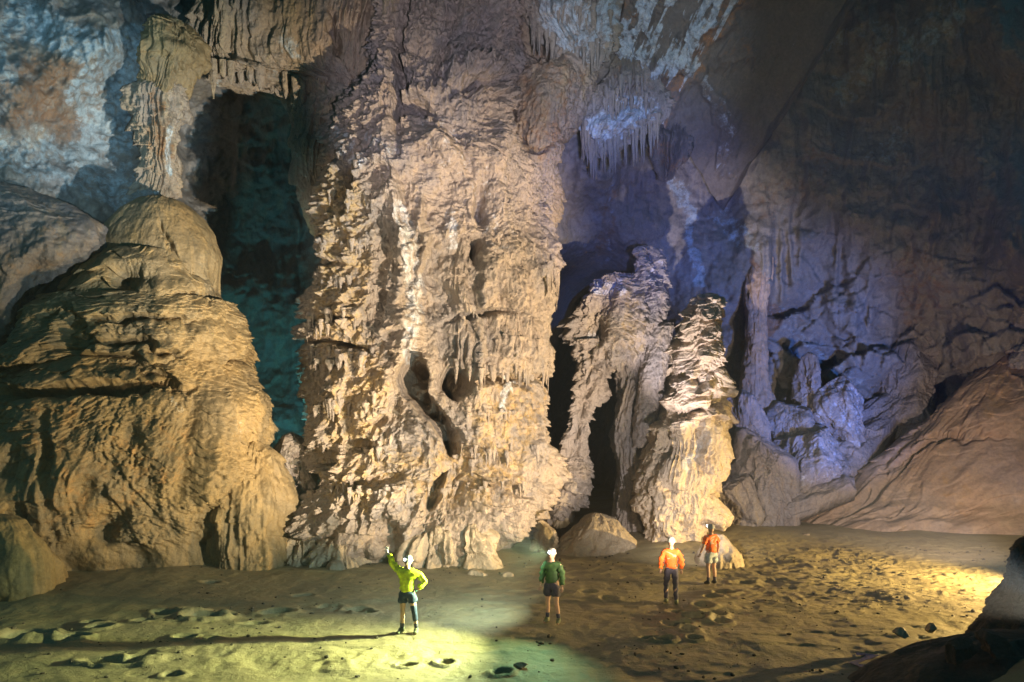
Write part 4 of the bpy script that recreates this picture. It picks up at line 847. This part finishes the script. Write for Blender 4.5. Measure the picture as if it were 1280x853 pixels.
person('man in bright yellow long sleeved jacket and navy shorts raising one arm, white helmet lit', m, 0, std(
    shoulderR=(-.19, 0, 1.42), elbowR=(-.33, -.03, 1.60), wristR=(-.42, -.05, 1.83), shoulderL=(.19, .0, 1.39), elbowL=(.40, .07, 1.16), wristL=(.235, -.03, .99), handR=(-.06, 0, .2), handL=(-.12, -.03, -.06),
    kneeR=(-.10, -.02, .50), ankleR=(-.12, .02, .09), toeR=(-.21, -.13, .035), hipL=(.10, 0, .90), kneeL=(.17, -.06, .50), ankleL=(.21, .02, .09), toeL=(.19, -.15, .035), head=(.02, -.02, 1.62), yaw=math.radians(-18)),
    dict(shirt=YEL, shorts=NAVY, leg=.55, sock=SOCK, boot=BOOT, helmet=WHITE, black=BLACK, lens=LENS, gloves={'R': GLOVW, 'L': GLOVD}, brace='L', brace_mat=NAVY), 1.06)
o1 = stand(839, 752)
person('person in loose orange long sleeved shirt and dark trousers walking, seen from behind', o1, math.radians(172), std(kneeL=(.12, -.10, .50), ankleL=(.13, .0, .09), toeL=(.15, -.17, .035), ankleR=(-.12, .12, .10), kneeR=(-.11, .02, .5), toeR=(-.14, -.03, .035), elbowL=(.27, .03, 1.13), elbowR=(-.27, .03, 1.13)),
    dict(shirt=ORG, shorts=DKBL, leg=1.5, sock=SOCK, boot=BOOT, helmet=WHITE, black=BLACK, lens=LENS), 1.06)
o2 = stand(889, 731)
person('person in orange short sleeved shirt and grey shorts, seen from behind near the stalagmite', o2, math.radians(205), std(elbowL=(.30, .02, 1.15), wristL=(.34, -.08, .93)),
    dict(shirt=ORG, shorts=GREY, leg=.72, sleeve=.5, sock=DKBL, boot=BLACK, helmet=WHITE, black=BLACK, lens=GLARE), 1.06)
g4 = stand(690, 779)
person('person in dark green shirt and dark shorts facing the camera with a glaring white headlamp', g4, math.radians(-25), std(kneeL=(.13, -.05, .5), ankleL=(.16, .03, .09), toeL=(.19, -.13, .035)),
    dict(shirt=GRN, shorts=DKBL, leg=.7, sock=SOCK, boot=BOOT, helmet=WHITE, black=BLACK, lens=GLARE), 1.06)

# ================================================================= LIGHT
def spot(name, loc, target, power, color, cone, blend=.5, size=.06, kind='SPOT'):
    l = bpy.data.lights.new(name, kind); l.energy = power; l.color = color; l.shadow_soft_size = size
    if kind == 'SPOT': l.spot_size = math.radians(cone); l.spot_blend = blend
    o = bpy.data.objects.new(name, l); COL.objects.link(o); o.location = loc
    if target is not None: o.rotation_euler = (Vector(target) - Vector(loc)).to_track_quat('-Z', 'Y').to_euler()
    return o
head4 = g4 + Vector((-.10, -.24, 1.80))
spot('headlamp_light', head4, head4 + Vector((-8.4, -5.0, .1)), 5000, (.86, 1, .42), 96, 1)
spot('headlamp_light', g4 + Vector((-.2, -.50, 1.80)), (-.6, 14.2, 0), 150, (.45, 1, .50), 90, 1)
spot('headlamp_light', g4 + Vector((-.22, -.40, 1.84)), g4 + Vector((-4, 1.5, 2.4)), 600, (.70, 1, .95), 165, 1)
spot('headlamp_light', g4 + Vector((-.30, .05, 1.80)), P(120, 430, 27), 3300, (1, .82, .52), 60, .7)
spot('headlamp_light', o2 + Vector((-.14, .36, 1.78)), P(852, 590, 28.5), 560, (1, .90, .82), 112, .8)
spot('headlamp_light', o1 + Vector((.02, .36, 1.78)), P(858, 440, 29), 4600, (1, .88, .86), 30, .7)
spot('headlamp_light', m + Vector((-.06, -.26, 1.80)), P(470, 830, 13), 30, (.9, 1, .8), 80, .6)
# torches of the party out of frame to the right, low over the floor, plus an added blue rubble lamp
spot('unseen_light', (18.2, 20.4, 1.4), (9, 21.5, 0), 8000, (1, .70, .26), 104, .7)
spot('unseen_light', (15.2, 21.5, 2.7), (16.2, 31, 3.2), 1300, (1, .78, .66), 96, .8)
spot('unseen_light', (16.8, 21.5, 2.6), P(985, 450, 36), 5200, (.07, .24, 1), 50, .8)
# torches and added fill lamps around the camera, all outside its view
spot('unseen_light', (8.8, 11.0, 1.9), P(540, 430, 28), 17000, (1, .80, .56), 52, .5)
spot('unseen_light', (8.8, 10.8, 2.1), P(50, 100, 28), 9000, (.48, .80, 1), 34, .8)
spot('unseen_light', (-2.2, -1.0, 4.2), P(535, 530, 28), 4200, (1, .74, .42), 15, .6)  # added warm fill on the column front
spot('unseen_light', (-2.2, -1.0, 4.2), P(535, 320, 29), 3800, (1, .84, .62), 15, .6)  # second added column fill, aimed higher
spot('unseen_light', (2.0, -1.0, 4.2), P(580, 110, 31), 11000, (.88, .82, 1), 23, .7)  # added lamp to lift the dim column top
spot('unseen_light', (1.6, -1.0, 4.3), P(790, 245, 37), 15000, (.20, .28, 1), 19, .8)
spot('unseen_light', (6.0, -1.0, 4.0), P(930, 180, 35), 900, (1, .78, .32), 34, 1)
spot('unseen_light', (3.0, -1.0, 4.6), G(760, 745), 1900, (1, .76, .44), 26, 1)  # added weak fill for the middle of the floor
spot('unseen_light', (-8.5, 7.0, 2.2), P(470, 560, 27), 2300, (1, .76, .46), 25, .7)  # added gold fill against hard shadows on the column's left
spot('unseen_light', (-8.5, 7.0, 2.4), P(470, 330, 28), 2900, (1, .82, .58), 25, .7)  # upper half of the added left fill
spot('unseen_light', (1.0, -1.0, 4.4), P(800, 70, 30), 9000, (.72, .84, 1), 17, .9)  # added cool lamp to bring out the slab streaks
spot('unseen_light', (0, -1.0, 4.5), P(75, 120, 28), 9500, (.46, .78, 1), 19, .7)  # added cool fill, softens the dark gap beside the pod
# added teal lamp hidden behind the boulder, brightens the recess
spot('unseen_light', (-9.9, 28.2, 1.2), P(300, 200, 36), 850, (.08, .55, .62), 100, .8)
w = bpy.data.worlds.new('World'); sc.world = w; w.use_nodes = True
bg = w.node_tree.nodes['Background']; bg.inputs[0].default_value = (.10, .60, .78, 1); bg.inputs[1].default_value = .08
bm = bmesh.new(); bmesh.ops.create_cube(bm, size=1)
for v in bm.verts: v.co = Vector((v.co.x * 130, v.co.y * 104 + 22, v.co.z * 48 + 19))
me = bpy.data.meshes.new('haze'); bm.to_mesh(me); bm.free()
m_ = bpy.data.materials.new('haze_air'); m_.use_nodes = True; nt = m_.node_tree; nt.nodes.clear()
out = nt.nodes.new('ShaderNodeOutputMaterial'); pv = nt.nodes.new('ShaderNodeVolumePrincipled'); pv.inputs['Density'].default_value = .0006; pv.inputs['Anisotropy'].default_value = .2; pv.inputs['Color'].default_value = (.85, .93, 1, 1)
nt.links.new(pv.outputs[0], out.inputs['Volume'])
tag(link('haze', me, m_, smooth=False), kind='stuff')
sc.view_settings.view_transform = 'Standard'; sc.view_settings.look = 'None'; sc.view_settings.exposure = 1.42; sc.view_settings.gamma = 1
cy = sc.cycles
cy.max_bounces = 5; cy.diffuse_bounces = 3; cy.glossy_bounces = 2; cy.use_denoising = True; cy.caustics_reflective = False; cy.caustics_refractive = False
cy.sample_clamp_indirect = 4
